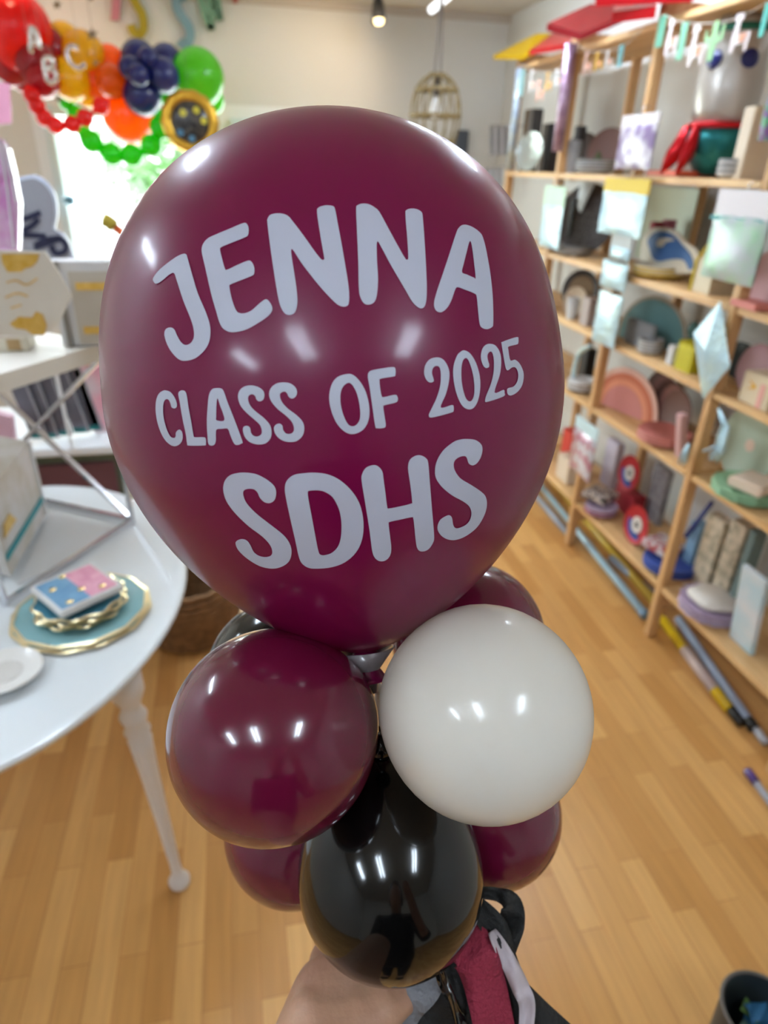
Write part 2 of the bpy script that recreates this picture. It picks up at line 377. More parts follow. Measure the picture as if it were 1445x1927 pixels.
def balloon_vf(R, k=1.12, seg=28, neck=True):
    """balloon of radius R hanging neck down from z=0 (neck at origin, body above)"""
    prof = [(.0, 0)]
    if neck: prof += [(R * .09, 0), (R * .05, R * .06), (R * .06, R * .1)]
    H = 2 * R * k
    for i in range(1, 25):
        t = i / 25; a = math.pi * t
        r = R * math.sin(a) * (1 - .13 * math.cos(a) ** 1 * (1 if t < .5 else .35)) if True else 0
        prof.append((max(r, R * .06), R * .1 + H * (1 - math.cos(a)) / 2))
    prof.append((0, R * .1 + H))
    return lathe(prof, seg)
def to_dir(d): return Vector(d).normalized().to_track_quat('Z', 'Y').to_matrix().to_4x4()
LX = {'red': latex('latex_red', (205, 20, 22), (255, 40, 20), .3, .5), 'crimson': latex('latex_crimson', (160, 12, 35), (220, 20, 50), .3, .5), 'yellow': latex('latex_yellow', (238, 196, 20), (255, 225, 40), .3, .5), 'orange': latex('latex_orange', (246, 118, 10), (255, 145, 20), .3, .5),
      'navy': latex('latex_navy', (18, 32, 110), (20, 50, 150), .35), 'lime': latex('latex_lime', (105, 195, 40), (120, 225, 40), .3, .5), 'green': latex('latex_green', (50, 195, 30), (50, 220, 20), .3, .5)}
GL = [('red', 32, 62, 52, 4.5), ('crimson', 28, 120, 34, 4.6), ('crimson', 70, 118, 32, 4.45), ('crimson', 82, 152, 26, 4.4), ('crimson', 96, 92, 30, 4.6), ('crimson', 45, 148, 20, 4.6), ('red', 112, 105, 18, 4.7),
      ('yellow', 122, 78, 27, 4.65), ('yellow', 158, 106, 34, 4.6), ('yellow', 134, 150, 32, 4.55), ('yellow', 165, 182, 16, 4.6), ('yellow', 120, 120, 20, 4.75),
      ('orange', 208, 118, 26, 4.65), ('orange', 182, 156, 27, 4.6), ('orange', 212, 154, 26, 4.5), ('orange', 240, 214, 42, 4.65), ('orange', 168, 140, 16, 4.7),
      ('navy', 264, 112, 29, 4.6), ('navy', 313, 116, 26, 4.65), ('navy', 307, 143, 27, 4.45), ('navy', 268, 180, 31, 4.5), ('navy', 243, 128, 17, 4.4), ('navy', 262, 142, 17, 4.35), ('navy', 246, 160, 15, 4.5), ('navy', 284, 150, 20, 4.55), ('navy', 278, 108, 16, 4.4),
      ('lime', 373, 150, 42, 4.6), ('green', 330, 182, 26, 4.75), ('green', 312, 232, 21, 4.7), ('lime', 396, 190, 22, 4.75), ('green', 345, 205, 20, 4.8)]
t = thing('balloon_garland', 'rainbow balloon garland running red, yellow, orange, navy and green across the window top', 'balloon garland', tuple(ony(220, 150, 4.62)))
ctr = ony(220, 140, 4.75); GN = {}
for n, px, py, r, y in GL:
    c = ony(px, py, y); R = r * y * .9 / FPX * 1.02
    d = Vector((c.x - ctr.x) * 0 + 0 for _ in range(1)) if False else Vector((random.uniform(-.5, .5), -1, random.uniform(-.3, .6)))
    if r >= 40: d = Vector((0.1, -.3, 1 if n != 'orange' else -1))
    d.normalize(); M = TR(*(c - d * R * 1.15)) @ to_dir(d)
    o = mesh('balloon', mul(balloon_vf(R, 1.08, 20), M), LX[n], t, smooth=True, world=True); o['label'] = {'lime': 'bright lime green', 'crimson': 'dark red'}.get(n, n) + ' balloon of the garland'
mesh('string', tube([ony(a, b, 4.82) for a, b in ((10, 90), (110, 110), (220, 150), (300, 160), (380, 190))], .002, 5), mat('thread', (150, 145, 140)), t, world=True)
def chain(n, pts, r, y, label, m):
    t = thing('balloon_chain', label, 'balloon chain', tuple(ony(*pts[0], y)))
    for i, (a, b) in enumerate(pts):
        c = ony(a, b, y); R = r * y * .9 / FPX
        q = pts[min(i + 1, len(pts) - 1)]; p_ = pts[max(i - 1, 0)]
        d = (ony(*q, y) - ony(*p_, y)).normalized()
        prof = [(.0, -1.25), (.12, -1.22), (.16, -1.1), (.5, -.85), (.85, -.5), (1, 0), (.85, .5), (.5, .85), (.16, 1.1), (.12, 1.22), (0, 1.25)]
        mesh('balloon', mul(lathe([(a_ * R, z_ * R) for a_, z_ in prof], 18), TR(*c) @ to_dir(d)), m, t, smooth=True, world=True)
chain('g', [(172, 266), (210, 290), (248, 292), (285, 274), (302, 240)], 19, 4.4, 'chain of linked green balloons looping below the garland', LX['green'])
chain('g', [(116, 168), (126, 192), (142, 214), (155, 238)], 14, 4.7, 'short chain of green balloons behind the red chain', LX['green'])
chain('r', [(60, 180), (70, 200), (84, 222), (105, 236), (136, 234), (160, 222), (190, 200)], 14, 4.3, 'chain of linked red balloons swagged below the dark red balloons', LX['red'])
FOILM = mat('foil_letter', (205, 195, 188), .22, .9, bump=(30, .6))
def foil(st, wd, lab, y=4.1):
    gg = G(); r = wd * y * .9 / FPX / 2
    for s in st:
        P = [ony(a, b, y) for a, b in s]; P = smooth_open(P, 4) if len(P) > 2 else [P[0].lerp(P[1], k / 5) for k in range(6)]
        gg.add(tube(P, [r * (.55 if i in (0, len(P) - 1) else 1) for i in range(len(P))], 10))
    t = thing('foil_letter_balloon', lab, 'balloon', tuple(ony(*st[0][0], y)), group='small foil alphabet letters before the garland')
    mesh('foil_body', gg.vf, FOILM, t, world=True, smooth=True)
    c = ony(*st[0][0], y); mesh('thread', tube([c, (c.x, c.y, ZC)], .0008, 5), mat('thread', (150, 145, 140), .8), t, world=True)
foil([[(58, 100), (58, 60), (62, 50)], [(62, 50), (72, 75), (74, 92)], [(58, 80), (72, 78)]], 9, 'silver foil letter A balloon in front of the big red balloon')
foil([[(82, 108), (84, 130), (90, 156)], [(82, 108), (98, 110), (98, 124), (86, 130)], [(88, 130), (104, 134), (104, 152), (90, 156)]], 8, 'silver foil letter B balloon in front of the dark red balloons')
foil([[(148, 92), (134, 86), (126, 100), (134, 120), (150, 128), (160, 118)]], 8, 'silver foil letter C balloon in front of the yellow balloons')
# gold ringed black foil balloon
c = ony(358, 230, 4.25); t = thing('foil_disc_balloon', 'round black foil balloon with gold scalloped rim and dotted print', 'balloon', tuple(c))
s = 4.25 * .9 / FPX
mesh('gold_rim', mul(mul(lathe([(30 * s, -6 * s), (44 * s, -7 * s), (49 * s, 0), (44 * s, 7 * s), (30 * s, 6 * s), (30 * s, -6 * s)], 40, lambda a: 1 + .02 * math.cos(14 * a)), RX(90)), TR(*c)), GOLD, t, smooth=True, world=True)
mesh('thread', tube([(c.x, c.y, c.z + 44 * s), (c.x, c.y, ZC)], .0008, 5), mat('thread', (150, 145, 140)), t, world=True)
mesh('black_face', mul(mul(lathe([(0, 11 * s), (20 * s, 10 * s), (36 * s, 5 * s), (36 * s, -5 * s), (20 * s, -10 * s), (0, -11 * s)], 32), RX(90)), TR(*c)), mat('black_foil', (20, 20, 24), .3, .0, coat=.3, vary=(40, (70, 65, 60), .06)), t, smooth=True, world=True)
for a, b, col in ((345, 213, (200, 190, 60)), (384, 228, (190, 175, 60)), (340, 250, (70, 120, 150)), (362, 262, (150, 150, 150)), (370, 208, (150, 60, 60))):
    q = ony(a, b, 4.25); mesh('print_dot', mul(mul(lathe([(0, .004), (.018, .002), (.018, -.002), (0, -.004)], 14), RX(90)), TR(q.x, 4.25 - 10.5 * s, q.z)), mat('dot_%d' % col[2], col, .5), t, world=True)
# blue suction hook ball on window, bird toy
c = ony(131, 377, 5.1); solo('window_ornament', mul(lathe([(0, -.035), (.025, -.03), (.035, 0), (.025, .03), (.006, .04), (.006, .06), (0, .06)], 20), RY(-90)), mat('ornament_blue', (80, 125, 150), .3), 'small round blue ornament stuck on the window', 'ornament', tuple(c), smooth=True)
P = [ony(a, b, 2.5) for a, b in ((192, 412), (205, 418), (216, 428), (232, 440), (244, 452))]
t = thing('party_blower', 'olive and orange curved toy sticking up before the window', 'toy', tuple(P[-1]))
mesh('head', tube(smooth_open(P[:3], 4), [.008] + [.022] * 7 + [.016], 12), mat('olive', (150, 130, 30), .5), t, smooth=True, world=True)
mesh('stem', tube(smooth_open(P[2:], 4), .014, 12), mat('stem_orange', (205, 90, 45), .5), t, smooth=True, world=True)
mesh('foot', tube([P[-1], (P[-1].x, P[-1].y, .781)], .006, 8), mat('stem_orange', (205, 90, 45)), t, world=True)
# dark fitting on far wall behind the big balloon
c = ony(868, 275, YW - .04); solo('wall_socket_panel', box(0, 0, 0, .09, .05, .2, .006), mat('slate', (72, 78, 88), .6), 'small dark panel on the far wall under the pendant', 'panel', tuple(c))

# ------------------------------------------------------------------ shelving on the right wall
XF, XB = 1.555, 1.86
PY = [1.18, 1.90, 2.65, 3.34, 4.00]
LV = [0.25, 0.74, 1.05, 1.33, 1.69, 2.19]
t = thing('shelving_unit', 'tall open pine shelving unit running along the right wall', 'shelf', (XF, PY[0], 0))
for i, y in enumerate(PY):
    for x in (XF, XB): mesh('post', box(x + .02, y, 1.13, .04, .034, 2.26, .003), PINE_V, t, world=True)
    for z in (.16, 2.225): mesh('rung', box((XF + XB) / 2 + .02, y, z, XB - XF - .04, .022, .04, .002), PINE_V, t, world=True)
for i in range(len(PY) - 1):
    for z in LV:
        b = mesh('shelf_board', box((XF + XB) / 2 + .02, (PY[i] + PY[i + 1]) / 2, z - .012, XB - XF + .035, PY[i + 1] - PY[i] - .036, .024, .003), PINE, t, world=True)
SH = t

def fy(px, py, X): return onx(px, py, X)
def shbox(px0, px1, py1, X, z, depth, name, M, label, cat, group=None, pyb=None, bev=.003, lean=0):
    """box on the shelf at height z, facing the aisle; pixel columns px0..px1 (left, right), top row py1"""
    pyb = pyb or py1; a = onx(px0, (py1 + pyb) / 2, X); b = onx(px1, (py1 + pyb) / 2, X)
    zt = onx((px0 + px1) / 2, py1, X).z; w_ = abs(a.y - b.y); h_ = max(zt - z, .01)
    return solo(name, mul(box(depth / 2, 0, h_ / 2, depth, w_, h_, bev), RY(lean)), M, label, cat, (X, (a.y + b.y) / 2, z), group=group)
def disc(R, th=.006, rim=.012, seg=36, wob=None, n=1):
    """plate lying flat, base at z=0, raised rim"""
    return lathe([(0, 0), (R * .68, 0), (R * .98, rim), (R, rim + th * .3), (R * .985, rim + th), (R * .68, th), (0, th)], seg, wob)
def plate_standing(px, py, X, R, M, label, name='paper_plate', z=None, tilt=10, wob=None, seg=36, cat='plate', group=None, yaw=0, M2=None, r2=.6, name2='printed_centre'):
    c = onx(px, py, X); zc = z + R if z is not None else c.z
    vf = mul(disc(R, wob=wob, seg=seg), TR(0, 0, R) @ RY(-90 + tilt))
    loc = (X, c.y, (z if z is not None else c.z - R) + .001)
    if M2 is None: return solo(name, vf, M, label, cat, loc, rot=(0, 0, math.radians(yaw)), smooth=True, auto=True, group=group)
    t = thing(name, label, cat, loc, (0, 0, math.radians(yaw)), group)
    mesh('plate_body', vf, M, t, smooth=True, auto=True)
    mesh(name2, mul(lathe([(0, .0068), (R * r2, .0068), (R * r2, .0078), (0, .0078)], 28), TR(0, 0, R) @ RY(-90 + tilt)), M2, t)
    return t
def stack(x, y, z, R, n, mats, lab, name='paper_plate', step=.007, wob=None, seg=36, grp=None, sides=None, rim=.012, mesh_=None):
    base = None
    for i in range(n):
        top = i == n - 1
        lb = 'topmost ' + lab if top else ('lower ' + lab)
        vf = mesh_(R) if mesh_ else disc(R, wob=wob, seg=seg, rim=rim)
        M = mats[i % len(mats)] if not top else mats[-1]
        if base is None or base.data.materials[0] is not M:
            base = mesh(name, vf, M, smooth=True, auto=True); o = base
        else:
            o = base.copy(); COL.objects.link(o)
        tag(o, lb, 'plate' if 'plate' in name else name.split('_')[-1], grp or (lab + 's'))
        o.location = (x + random.uniform(-.002, .002), y + random.uniform(-.002, .002), z + .001 + i * step)
        o.rotation_euler = (0, 0, random.uniform(0, 6) if not mesh_ else 0)
def c_(n, c, r=.55, **k): return mat('paper_' + n, c, r, **k)
SPECK = mat('speckled_charcoal', (70, 64, 64), .5, vary=(120, (110, 104, 104), .1))

# hanging packages on the aisle side of the posts
def package(px0, py0, px1, py1, X, label, header=None, hd=.2, M=None, shear=0, hname='header_card'):
    a = onx(px0, (py0 + py1) / 2, X); b = onx(px1, (py0 + py1) / 2, X); zt = onx((px0 + px1) / 2, py0, X).z; zb = onx((px0 + px1) / 2, py1, X).z
    W_ = abs(a.y - b.y); H_ = zt - zb; yc = (a.y + b.y) / 2
    t = thing('hanging_package', label, 'package', (X, yc, zb), group='packages hung on the shelf posts')
    hb = H_ * (1 - hd) if header else H_
    N, Mx = 8, 10; v = []; f = []
    rnd = random.Random(int(px0 * 7 + py0))
    for s in (-1, 1):
        for j in range(Mx + 1):
            for i in range(N + 1):
                u = i / N; w_ = j / Mx; th = .016 * (math.sin(math.pi * u) * math.sin(math.pi * w_)) ** .5 if 0 < u < 1 and 0 < w_ < 1 else .0008
                v.append((s * (th + rnd.uniform(0, .003)), (u - .5) * W_, w_ * hb))
    L = (N + 1) * (Mx + 1)
    for s in range(2):
        for j in range(Mx):
            for i in range(N):
                q = s * L + j * (N + 1) + i; f.append((q, q + 1, q + N + 2, q + N + 1))
    mesh('cellophane_bag', (v, f), M or IRID, t, smooth=True)
    if header: mesh(hname, box(0, 0, hb + (H_ - hb) / 2, .006, W_ * 1.02, H_ - hb + .01, .001), header, t)
    mesh('hook', tube([(0, 0, H_ - .008), (0, 0, H_ + .02), (.015, 0, H_ + .03), (.03, 0, H_ + .03)], .002, 6), CHROME, t, smooth=True)
    return t
XP = XF - .025
package(1132, 338, 1215, 445, XP, 'iridescent pale blue package with yellow header on the second post', c_('yellow_header', (205, 175, 30)), .22)
package(1150, 442, 1188, 490, XP, 'small grey topped iridescent pack just below the yellow headed package', c_('grey_header', (170, 175, 175)), .5)
package(1132, 492, 1180, 545, XP, 'pale green iridescent pack in the middle of the hanging strip')
package(1120, 550, 1165, 652, XP, 'long pale blue iridescent pack lowest of the hanging strip')
package(1020, 352, 1058, 468, XP, 'pale mint iridescent package on the third post above the balloon', c_('mint_header', (185, 215, 190)), .3)
package(1165, 218, 1232, 318, XP, 'white printed package hanging under the bunting, second post', c_('white_header', (215, 210, 215)), .15, mat('clear_pack_lilac', (200, 194, 206), .45, .1, coat=.2, vary=(16, (130, 110, 150), .06)))
package(1335, 360, 1440, 535, XP, 'clear package with white header, teal line and rainbow sheen on the nearest post', c_('white_header', (225, 222, 226)), .26, mat('holographic', (172, 175, 186), .42, .2, coat=.25, vary=(14, (150, 190, 160), .2)))
package(1075, 790, 1120, 900, XP, 'clear package with pale blue header low on the second post', c_('blue_header', (190, 215, 222)), .2, mat('clear_pack_multi', (185, 190, 205), .3, .1, coat=1, vary=(20, (170, 110, 130), .08)))
# teal line on the white header
a = onx(1337, 405, XP - .005); b = onx(1436, 412, XP - .005)
ob = [o for o in D.objects if o.name.startswith('hanging_package')][6]
mesh('teal_stripe', box(XP - .0045, (a.y + b.y) / 2, a.z - .005, .002, abs(a.y - b.y), .012), c_('teal', (70, 150, 155)), ob, world=True)
# foil diamond hung on nearest post
P = [(1356, 566), (1374, 690), (1322, 752), (1304, 628)]
Q = [onx(a, b, XP) for a, b in P]; cc = sum(Q, Vector()) / 4
gg = G(); V = [tuple(q) for q in Q] + [(XP - .025, cc.y, cc.z), (XP + .012, cc.y, cc.z)]
gg.add((V, [(0, 1, 4), (1, 2, 4), (2, 3, 4), (3, 0, 4), (1, 0, 5), (2, 1, 5), (3, 2, 5), (0, 3, 5)]))
solo('foil_diamond', gg.vf, IRID, 'pale iridescent foil diamond hanging on the nearest shelf post', 'decoration', tuple(Q[0]), world=True)
# tassels under it
for i, (P, lab) in enumerate((([(1352, 770), (1362, 800), (1350, 838)], 'upper iridescent tassel hanging right of the nearest post'), ([(1368, 800), (1352, 845), (1336, 858)], 'lower iridescent tassel beside the green plate'), ([(1296, 835), (1288, 850), (1282, 868)], 'white foil bow left of the nearest post'))):
    Q = [onx(a, b, XP - .01) for a, b in P]; gg = G()
    for k in range(9):
        o_ = Vector((0, random.uniform(-.012, .012), 0)); o2 = Vector((random.uniform(-.01, .01), random.uniform(-.03, .03), random.uniform(-.01, .01)))
        gg.add(tube([Q[0] + o_ * .3, Q[1] + o_ + o2 * .5, Q[2] + o_ + o2], .004, 6))
    solo('foil_tassel', gg.vf, IRID, lab, 'tassel', tuple(Q[0]), world=True, smooth=True)
# purple wrap standing along third post, white one on the far post
a = onx(1072, 110, XP); b = onx(1052, 285, XP)
solo('cellophane_roll', tube([(XP - .01, b.y, b.z), (XP - .01, a.y - .02, a.z + .05)], [.024, .03], 14), mat('purple_film', (140, 105, 135), .3, .4, coat=1, bump=(50, .8), vary=(18, (190, 160, 190), .2)), 'long purple iridescent film roll hung along the third post', 'roll', (XP - .01, b.y, b.z), world=True, smooth=True)
a = onx(976, 130, XP); b = onx(962, 320, XP)
solo('cellophane_roll', tube([(XP - .01, b.y, b.z), (XP - .01, b.y, a.z)], .02, 14), mat('silver_film', (190, 200, 190), .3, .4, coat=1, bump=(50, .8), vary=(18, (150, 170, 200), .2)), 'pale silver film roll hung along the furthest post', 'roll', (XP - .01, b.y, b.z), world=True, smooth=True)

# --- top of the unit: foil stars and sheets
def pillow_star(c, R, M, label, rot=0, n=4, k=.5, H=.05, tilt=0):
    v = [(0, 0, H), (0, 0, -H * .3)]; f = []; N = 2 * n
    for i in range(N):
        a = math.radians(rot + i * 180 / n); r = R if i % 2 == 0 else R * k; v.append((r * math.cos(a), r * math.sin(a), 0))
    for i in range(N):
        f.append((0, 2 + i, 2 + (i + 1) % N)); f.append((1, 2 + (i + 1) % N, 2 + i))
    o = solo('foil_tray', mul((v, f), RY(tilt)), M, label, 'foil decoration', c)
    return o
RF = mat('red_foil', (190, 18, 30), .28, .6, bump=(18, .5)); YF = mat('yellow_foil', (205, 165, 15), .35, .5)
RFD = mat('dark_red_foil', (135, 14, 24), .35, .5)
def sheet(pts, X_list, th, M, label, zs):
    P = [Vector((x, onx(px, py, x).y, onx(px, py, x).z)) for (px, py), x in zip(pts, X_list)]
    return solo('foil_tray', prism(P, (0, 0, th)), M, label, 'foil decoration', tuple(sum(P, Vector()) / len(P)), world=True, group='foil trays on top of the shelving')
sheet([(928, 112), (985, 112), (1065, 72), (1008, 72)], [1.45, 1.52, 1.75, 1.62], .02, YF, 'yellow foil tray overhanging the far end of the shelf top', 0)
sheet([(995, 104), (1070, 92), (1085, 66), (1040, 70)], [1.48, 1.52, 1.80, 1.70], .02, RF, 'red foil tray lying beside the yellow one on the shelf top', 0)
sheet([(1028, 58), (1092, 76), (1200, 30), (1110, 20)], [1.36, 1.46, 1.75, 1.62], .025, RFD, 'large dark red foil tray corner poking out above the third post', 0)
sheet([(1150, 44), (1232, 34), (1225, 14), (1160, 16)], [1.45, 1.50, 1.75, 1.70], .035, RF, 'red foil tray with rounded end behind the second post top', 0)
sheet([(1118, -30), (1120, 12), (1300, 4), (1345, -25)], [1.42, 1.40, 1.55, 1.75], .03, RF, 'bright red foil tray cut by the top edge of the photo', 0)

# --- bunting
STR = mat('bunting_string', (200, 195, 185), .8)
def flag_poly(kind):
    if kind == 'llama': return [(-.25, 1), (.05, 1), (.1, .85), (.0, .8), (.02, .45), (.5, .5), (.55, .4), (.5, 0), (.38, 0), (.35, .2), (-.05, .2), (-.1, 0), (-.25, 0), (-.28, .4), (-.18, .8), (-.28, .85)]
    if kind == 'cactus': return [(-.12, 0), (.12, 0), (.14, .4), (.4, .5), (.42, .85), (.3, .85), (.28, .6), (.14, .55), (.12, .95), (0, 1), (-.12, .95), (-.14, .6), (-.32, .65), (-.34, .8), (-.42, .8), (-.42, .55), (-.14, .42)]
    if kind == 'strip': return [(-.2, 0), (.2, 0), (.2, 1), (-.2, 1)]
    return [(-.3, .2), (0, 0), (.3, .2), (.3, 1), (-.3, 1)]
def bunting(label, string_px, flags, X):
    t = thing('bunting', label, 'bunting', tuple(onx(*string_px[0], X)))
    mesh('string', tube(smooth_open([onx(a, b, X) for a, b in string_px], 5), .0015, 5), STR, t, world=True)
    for px, py0, py1, kind, col, wd in flags:
        a = onx(px, py0, X); b = onx(px, py1, X); H = a.z - b.z; W_ = abs(onx(px - wd / 2, py0, X).y - onx(px + wd / 2, py0, X).y)
        P = [(X - .004, a.y - u * W_ * 1.6, b.z + v * H) for u, v in flag_poly(kind)]
        f_ = mesh('flag', prism(P, (.002, 0, 0)), mat('flag_%d_%d_%d' % col, col, .6), t, world=True)
        f_['label'] = {'llama': 'pale llama shaped flag', 'cactus': 'green cactus shaped flag', 'strip': 'plain green strip flag'}.get(kind, 'pennant flag')
        if kind == 'llama':
            q = [(X - .006, a.y - u * W_ * 1.6, b.z + v * H) for u, v in ((.08, .45), (.4, .46), (.32, .25), (.12, .25))]
            mesh('saddle', prism(q, (.002, 0, 0)), mat('saddle_peach', (225, 160, 130), .6), f_, world=True)
XQ = XF - .03
bunting('llama and cactus bunting strung along the nearest shelf bay', [(1232, 32), (1250, 28), (1270, 38), (1305, 44), (1360, 42), (1405, 26), (1445, 2), (1470, -20)],
        [(1250, 30, 86, 'strip', (95, 160, 135), 20), (1270, 36, 102, 'llama', (215, 205, 205), 16), (1292, 42, 110, 'strip', (120, 180, 150), 18), (1318, 46, 122, 'llama', (220, 210, 208), 22), (1352, 38, 112, 'cactus', (150, 195, 145), 26), (1400, 24, 96, 'llama', (222, 210, 212), 26), (1448, 5, 66, 'strip', (90, 190, 180), 14)], XQ)
bunting('llama bunting with yellow and teal flags strung along the middle shelf bay', [(1232, 32), (1210, 50), (1180, 82), (1140, 96), (1100, 94), (1080, 70)],
        [(1108, 96, 140, 'llama', (205, 170, 160), 12), (1128, 98, 132, 'llama', (205, 160, 60), 12), (1148, 94, 128, 'llama', (200, 195, 190), 12), (1172, 84, 124, 'strip', (100, 160, 165), 14)], XQ)
bunting('pale llama bunting strung along the furthest shelf bay', [(1078, 72), (1062, 120), (1030, 135), (1000, 130), (976, 118)],
        [(986, 130, 180, 'strip', (130, 175, 175), 9), (1004, 132, 175, 'llama', (205, 200, 198), 10), (1018, 150, 190, 'llama', (225, 175, 160), 10), (1034, 136, 172, 'llama', (210, 165, 90), 9), (1052, 130, 165, 'llama', (205, 205, 205), 10)], XQ)

# --- level 1.69 : rocket balloon and neighbours
def Y_(px, py, X): return onx(px, py, X).y
rk = Y_(1352, 250, 1.70); zb = 1.70
t = thing('rocket_balloon', 'standing foil rocket balloon with silver body, navy portholes and red fins', 'balloon', (1.70, rk, zb))
ZS = .47
mesh('body', lathe([(.0, .15), (.092, .15), (.105, .2), (.108, .28), (.1, .36), (.085, .43), (.07, .47), (0, .48)], 32), mat('rocket_silver', (186, 180, 174), .32, .35, bump=(16, .35)), t, smooth=True)
mesh('skirt', lathe([(0, .0), (.05, .0), (.085, .05), (.104, .11), (.1, .152), (0, .152)], 32), mat('teal_foil', (35, 120, 125), .28, .6, bump=(16, .4)), t, smooth=True)
mesh('band', lathe([(.088, .14), (.108, .145), (.11, .158), (.1, .163), (.088, .16)], 32), RF, t, smooth=True)
mesh('collar', lathe([(.082, .415), (.092, .42), (.09, .438), (.075, .44)], 32), mat('green_foil', (40, 110, 90), .3, .5), t, smooth=True)
mesh('nose', lathe([(0, .44), (.075, .44), (.06, .5), (.03, .54), (0, .56)], 24), RFD, t, smooth=True)
for a in (152, -166, -60):
    fo = [(0.085, .165), (.12, .15), (.16, .07), (.17, -.0), (.155, .0), (.125, .03), (.095, .06), (.085, .1)]
    gg = G(); n = len(fo); v = [(x, -.002, z) for x, z in fo] + [(x, .002, z) for x, z in fo]
    cx_, cz_ = .122, .08; v += [(cx_, -.02, cz_), (cx_, .02, cz_)]
    f = [(i, (i + 1) % n, 2 * n) for i in range(n)] + [((i + 1) % n + n, i + n, 2 * n + 1) for i in range(n)] + [(i, i + n, (i + 1) % n + n, (i + 1) % n) for i in range(n)]
    mesh('fin', mul((v, f), RZ(a)), RF, t, smooth=True)
for a in (-165, -100):
    mesh('porthole', mul(lathe([(0, .006), (.026, .004), (.03, -.004), (0, -.004)], 20), RZ(a) @ TR(.102, 0, .34) @ RY(82)), mat('navy_print', (30, 38, 110), .3), t, smooth=True)
GL1 = mat('dark_glass', (50, 48, 50), .15, coat=.6)
shbox(988, 1004, 205, 1.60, 1.69, .06, 'dark_bottle_box', GL1, 'tall dark narrow box at the far end of the upper shelf', 'box')
plate_standing(1001, 272, 1.60, .095, mat('silver_plate', (190, 198, 195), .25, .7, bump=(40, .5)), 'oval silver foil plate standing on the far end of the upper shelf', z=1.69, tilt=6, name='foil_plate', yaw=25)
o = D.objects[-1] if False else None
shbox(1022, 1042, 232, 1.7, 1.69, .05, 'upright_box', GL1, 'black upright box behind the silver plate', 'box')
def cup_vf(R=.035, H=.09): return lathe([(0, 0), (R * .75, 0), (R, H), (R * 1.06, H), (R * .9, H - .003), (R * .68, .004), (0, .004)], 20)
def cups(px, py, X, z, n, M, lab, R=.035, H=.09, step=.012, grp=None):
    y = Y_(px, py, X); base = None
    for i in range(n):
        o = mesh('paper_cup', cup_vf(R, H), M, smooth=True, auto=True) if base is None else base.copy()
        if base is None: base = o
        else: COL.objects.link(o)
        o.location = (X, y, z + .001 + i * step); tag(o, ('uppermost ' if i == n - 1 else 'nested lower ') + lab, 'cup', lab + 's')
cups(1078, 300, 1.62, 1.69, 5, c_('grey_cup', (150, 150, 152)), 'grey paper cup in the stack at the third post')
cups(1092, 250, 1.74, 1.69, 7, c_('black_cup', (45, 43, 46)), 'black paper cup in the tall dark stack', .03, .1, .018)
stack(1.64, Y_(1120, 310, 1.64), 1.69, .085, 8, [c_('silver_edge', (165, 165, 165)), c_('dk_edge', (110, 108, 106))], 'grey edged paper plate on the upper shelf middle', step=.006)
plate_standing(1148, 260, 1.82, .10, c_('dusty_brown', (120, 88, 82)), 'dusty brown round plate leaning at the back of the upper shelf', z=1.69, yaw=35)
plate_standing(1100, 262, 1.83, .095, c_('dark_brown', (82, 70, 66)), 'dark brown round plate leaning behind the black cups', z=1.69, yaw=35)
solo('paper_tree', lathe([(0, 0), (.055, 0), (.05, .01), (.0, .1)], 8), c_('tree_green', (62, 80, 35)), 'small dark green cone tree between the brown plates', 'decoration', (1.70, Y_(1130, 265, 1.70), 1.69))
solo('orange_tray', box(0, 0, .012, .2, .2, .02, .004), c_('orange_red', (205, 90, 60)), 'flat orange red tray under the rocket balloon', 'tray', (1.66, Y_(1290, 318, 1.66), 1.69))
stack(1.63, Y_(1385, 312, 1.63), 1.69, .055, 6, [c_('pale_edge', (190, 190, 190)), c_('grey_edge2', (140, 140, 140))], 'small pale paper plate beside the rocket fins', step=.008)
shbox(1368, 1392, 235, 1.72, 1.69, .05, 'printed_pack', mat('multi_print', (150, 155, 160), .4, vary=(60, (80, 90, 110), .1)), 'small grey printed pack standing behind the pale plates', 'box')
shbox(1402, 1424, 200, 1.6, 1.69, .16, 'white_box', c_('ivory', (215, 200, 180)), 'tall narrow ivory box left of the nearest post', 'box', lean=0)
package(1438, 170, 1462, 265, XP, 'purple printed pack hanging at the right edge of the photo', None, .2, mat('purple_print', (125, 85, 150), .4, vary=(40, (90, 160, 120), .06)))

# --- level 1.33
ZL = 1.33
plate_standing(1108, 395, 1.72, .16, SPECK, 'large speckled charcoal round plate on the third shelf', z=ZL, tilt=4, yaw=32)
shbox(1062, 1080, 372, 1.66, ZL, .02, 'photo_frame', GL1, 'black upright frame left of the speckled plate', 'frame')
P = [onx(a, b, 1.68) for a, b in ((1062, 342), (1120, 342), (1092, 400))]
solo('white_pennant', prism(P, (.003, 0, 0)), c_('pennant_white', (205, 210, 212)), 'white triangular pennant under the upper shelf board', 'pennant', tuple(P[0]), world=True)
for i in range(5):
    y = Y_(1050 + i * 9, 445, 1.61)
    solo('mini_cup', cup_vf(.016, .035), c_('white_cup', (215, 216, 222)), 'small white baking cup in the row before the speckled plate', 'cup', (1.61, y, ZL), smooth=True, group='row of small white baking cups')
stack(1.64, Y_(1085, 465, 1.64), ZL, .075, 6, [c_('taupe_edge', (150, 140, 130)), c_('dk_edge', (110, 108, 106))], 'taupe edged plate under the small white cups', step=.005)
solo('pale_panel', box(0, 0, .15, .004, .38, .3, .001), c_('pale_mint', (205, 220, 200)), 'pale mint board standing against the wall on the third shelf', 'board', (1.84, Y_(1255, 400, 1.84), ZL + .02))
cups(1238, 420, 1.74, ZL + .02, 6, c_('wine_cup', (150, 25, 45)), 'dark red paper cup in the tall stack behind the blue plate', .03, .09, .016)
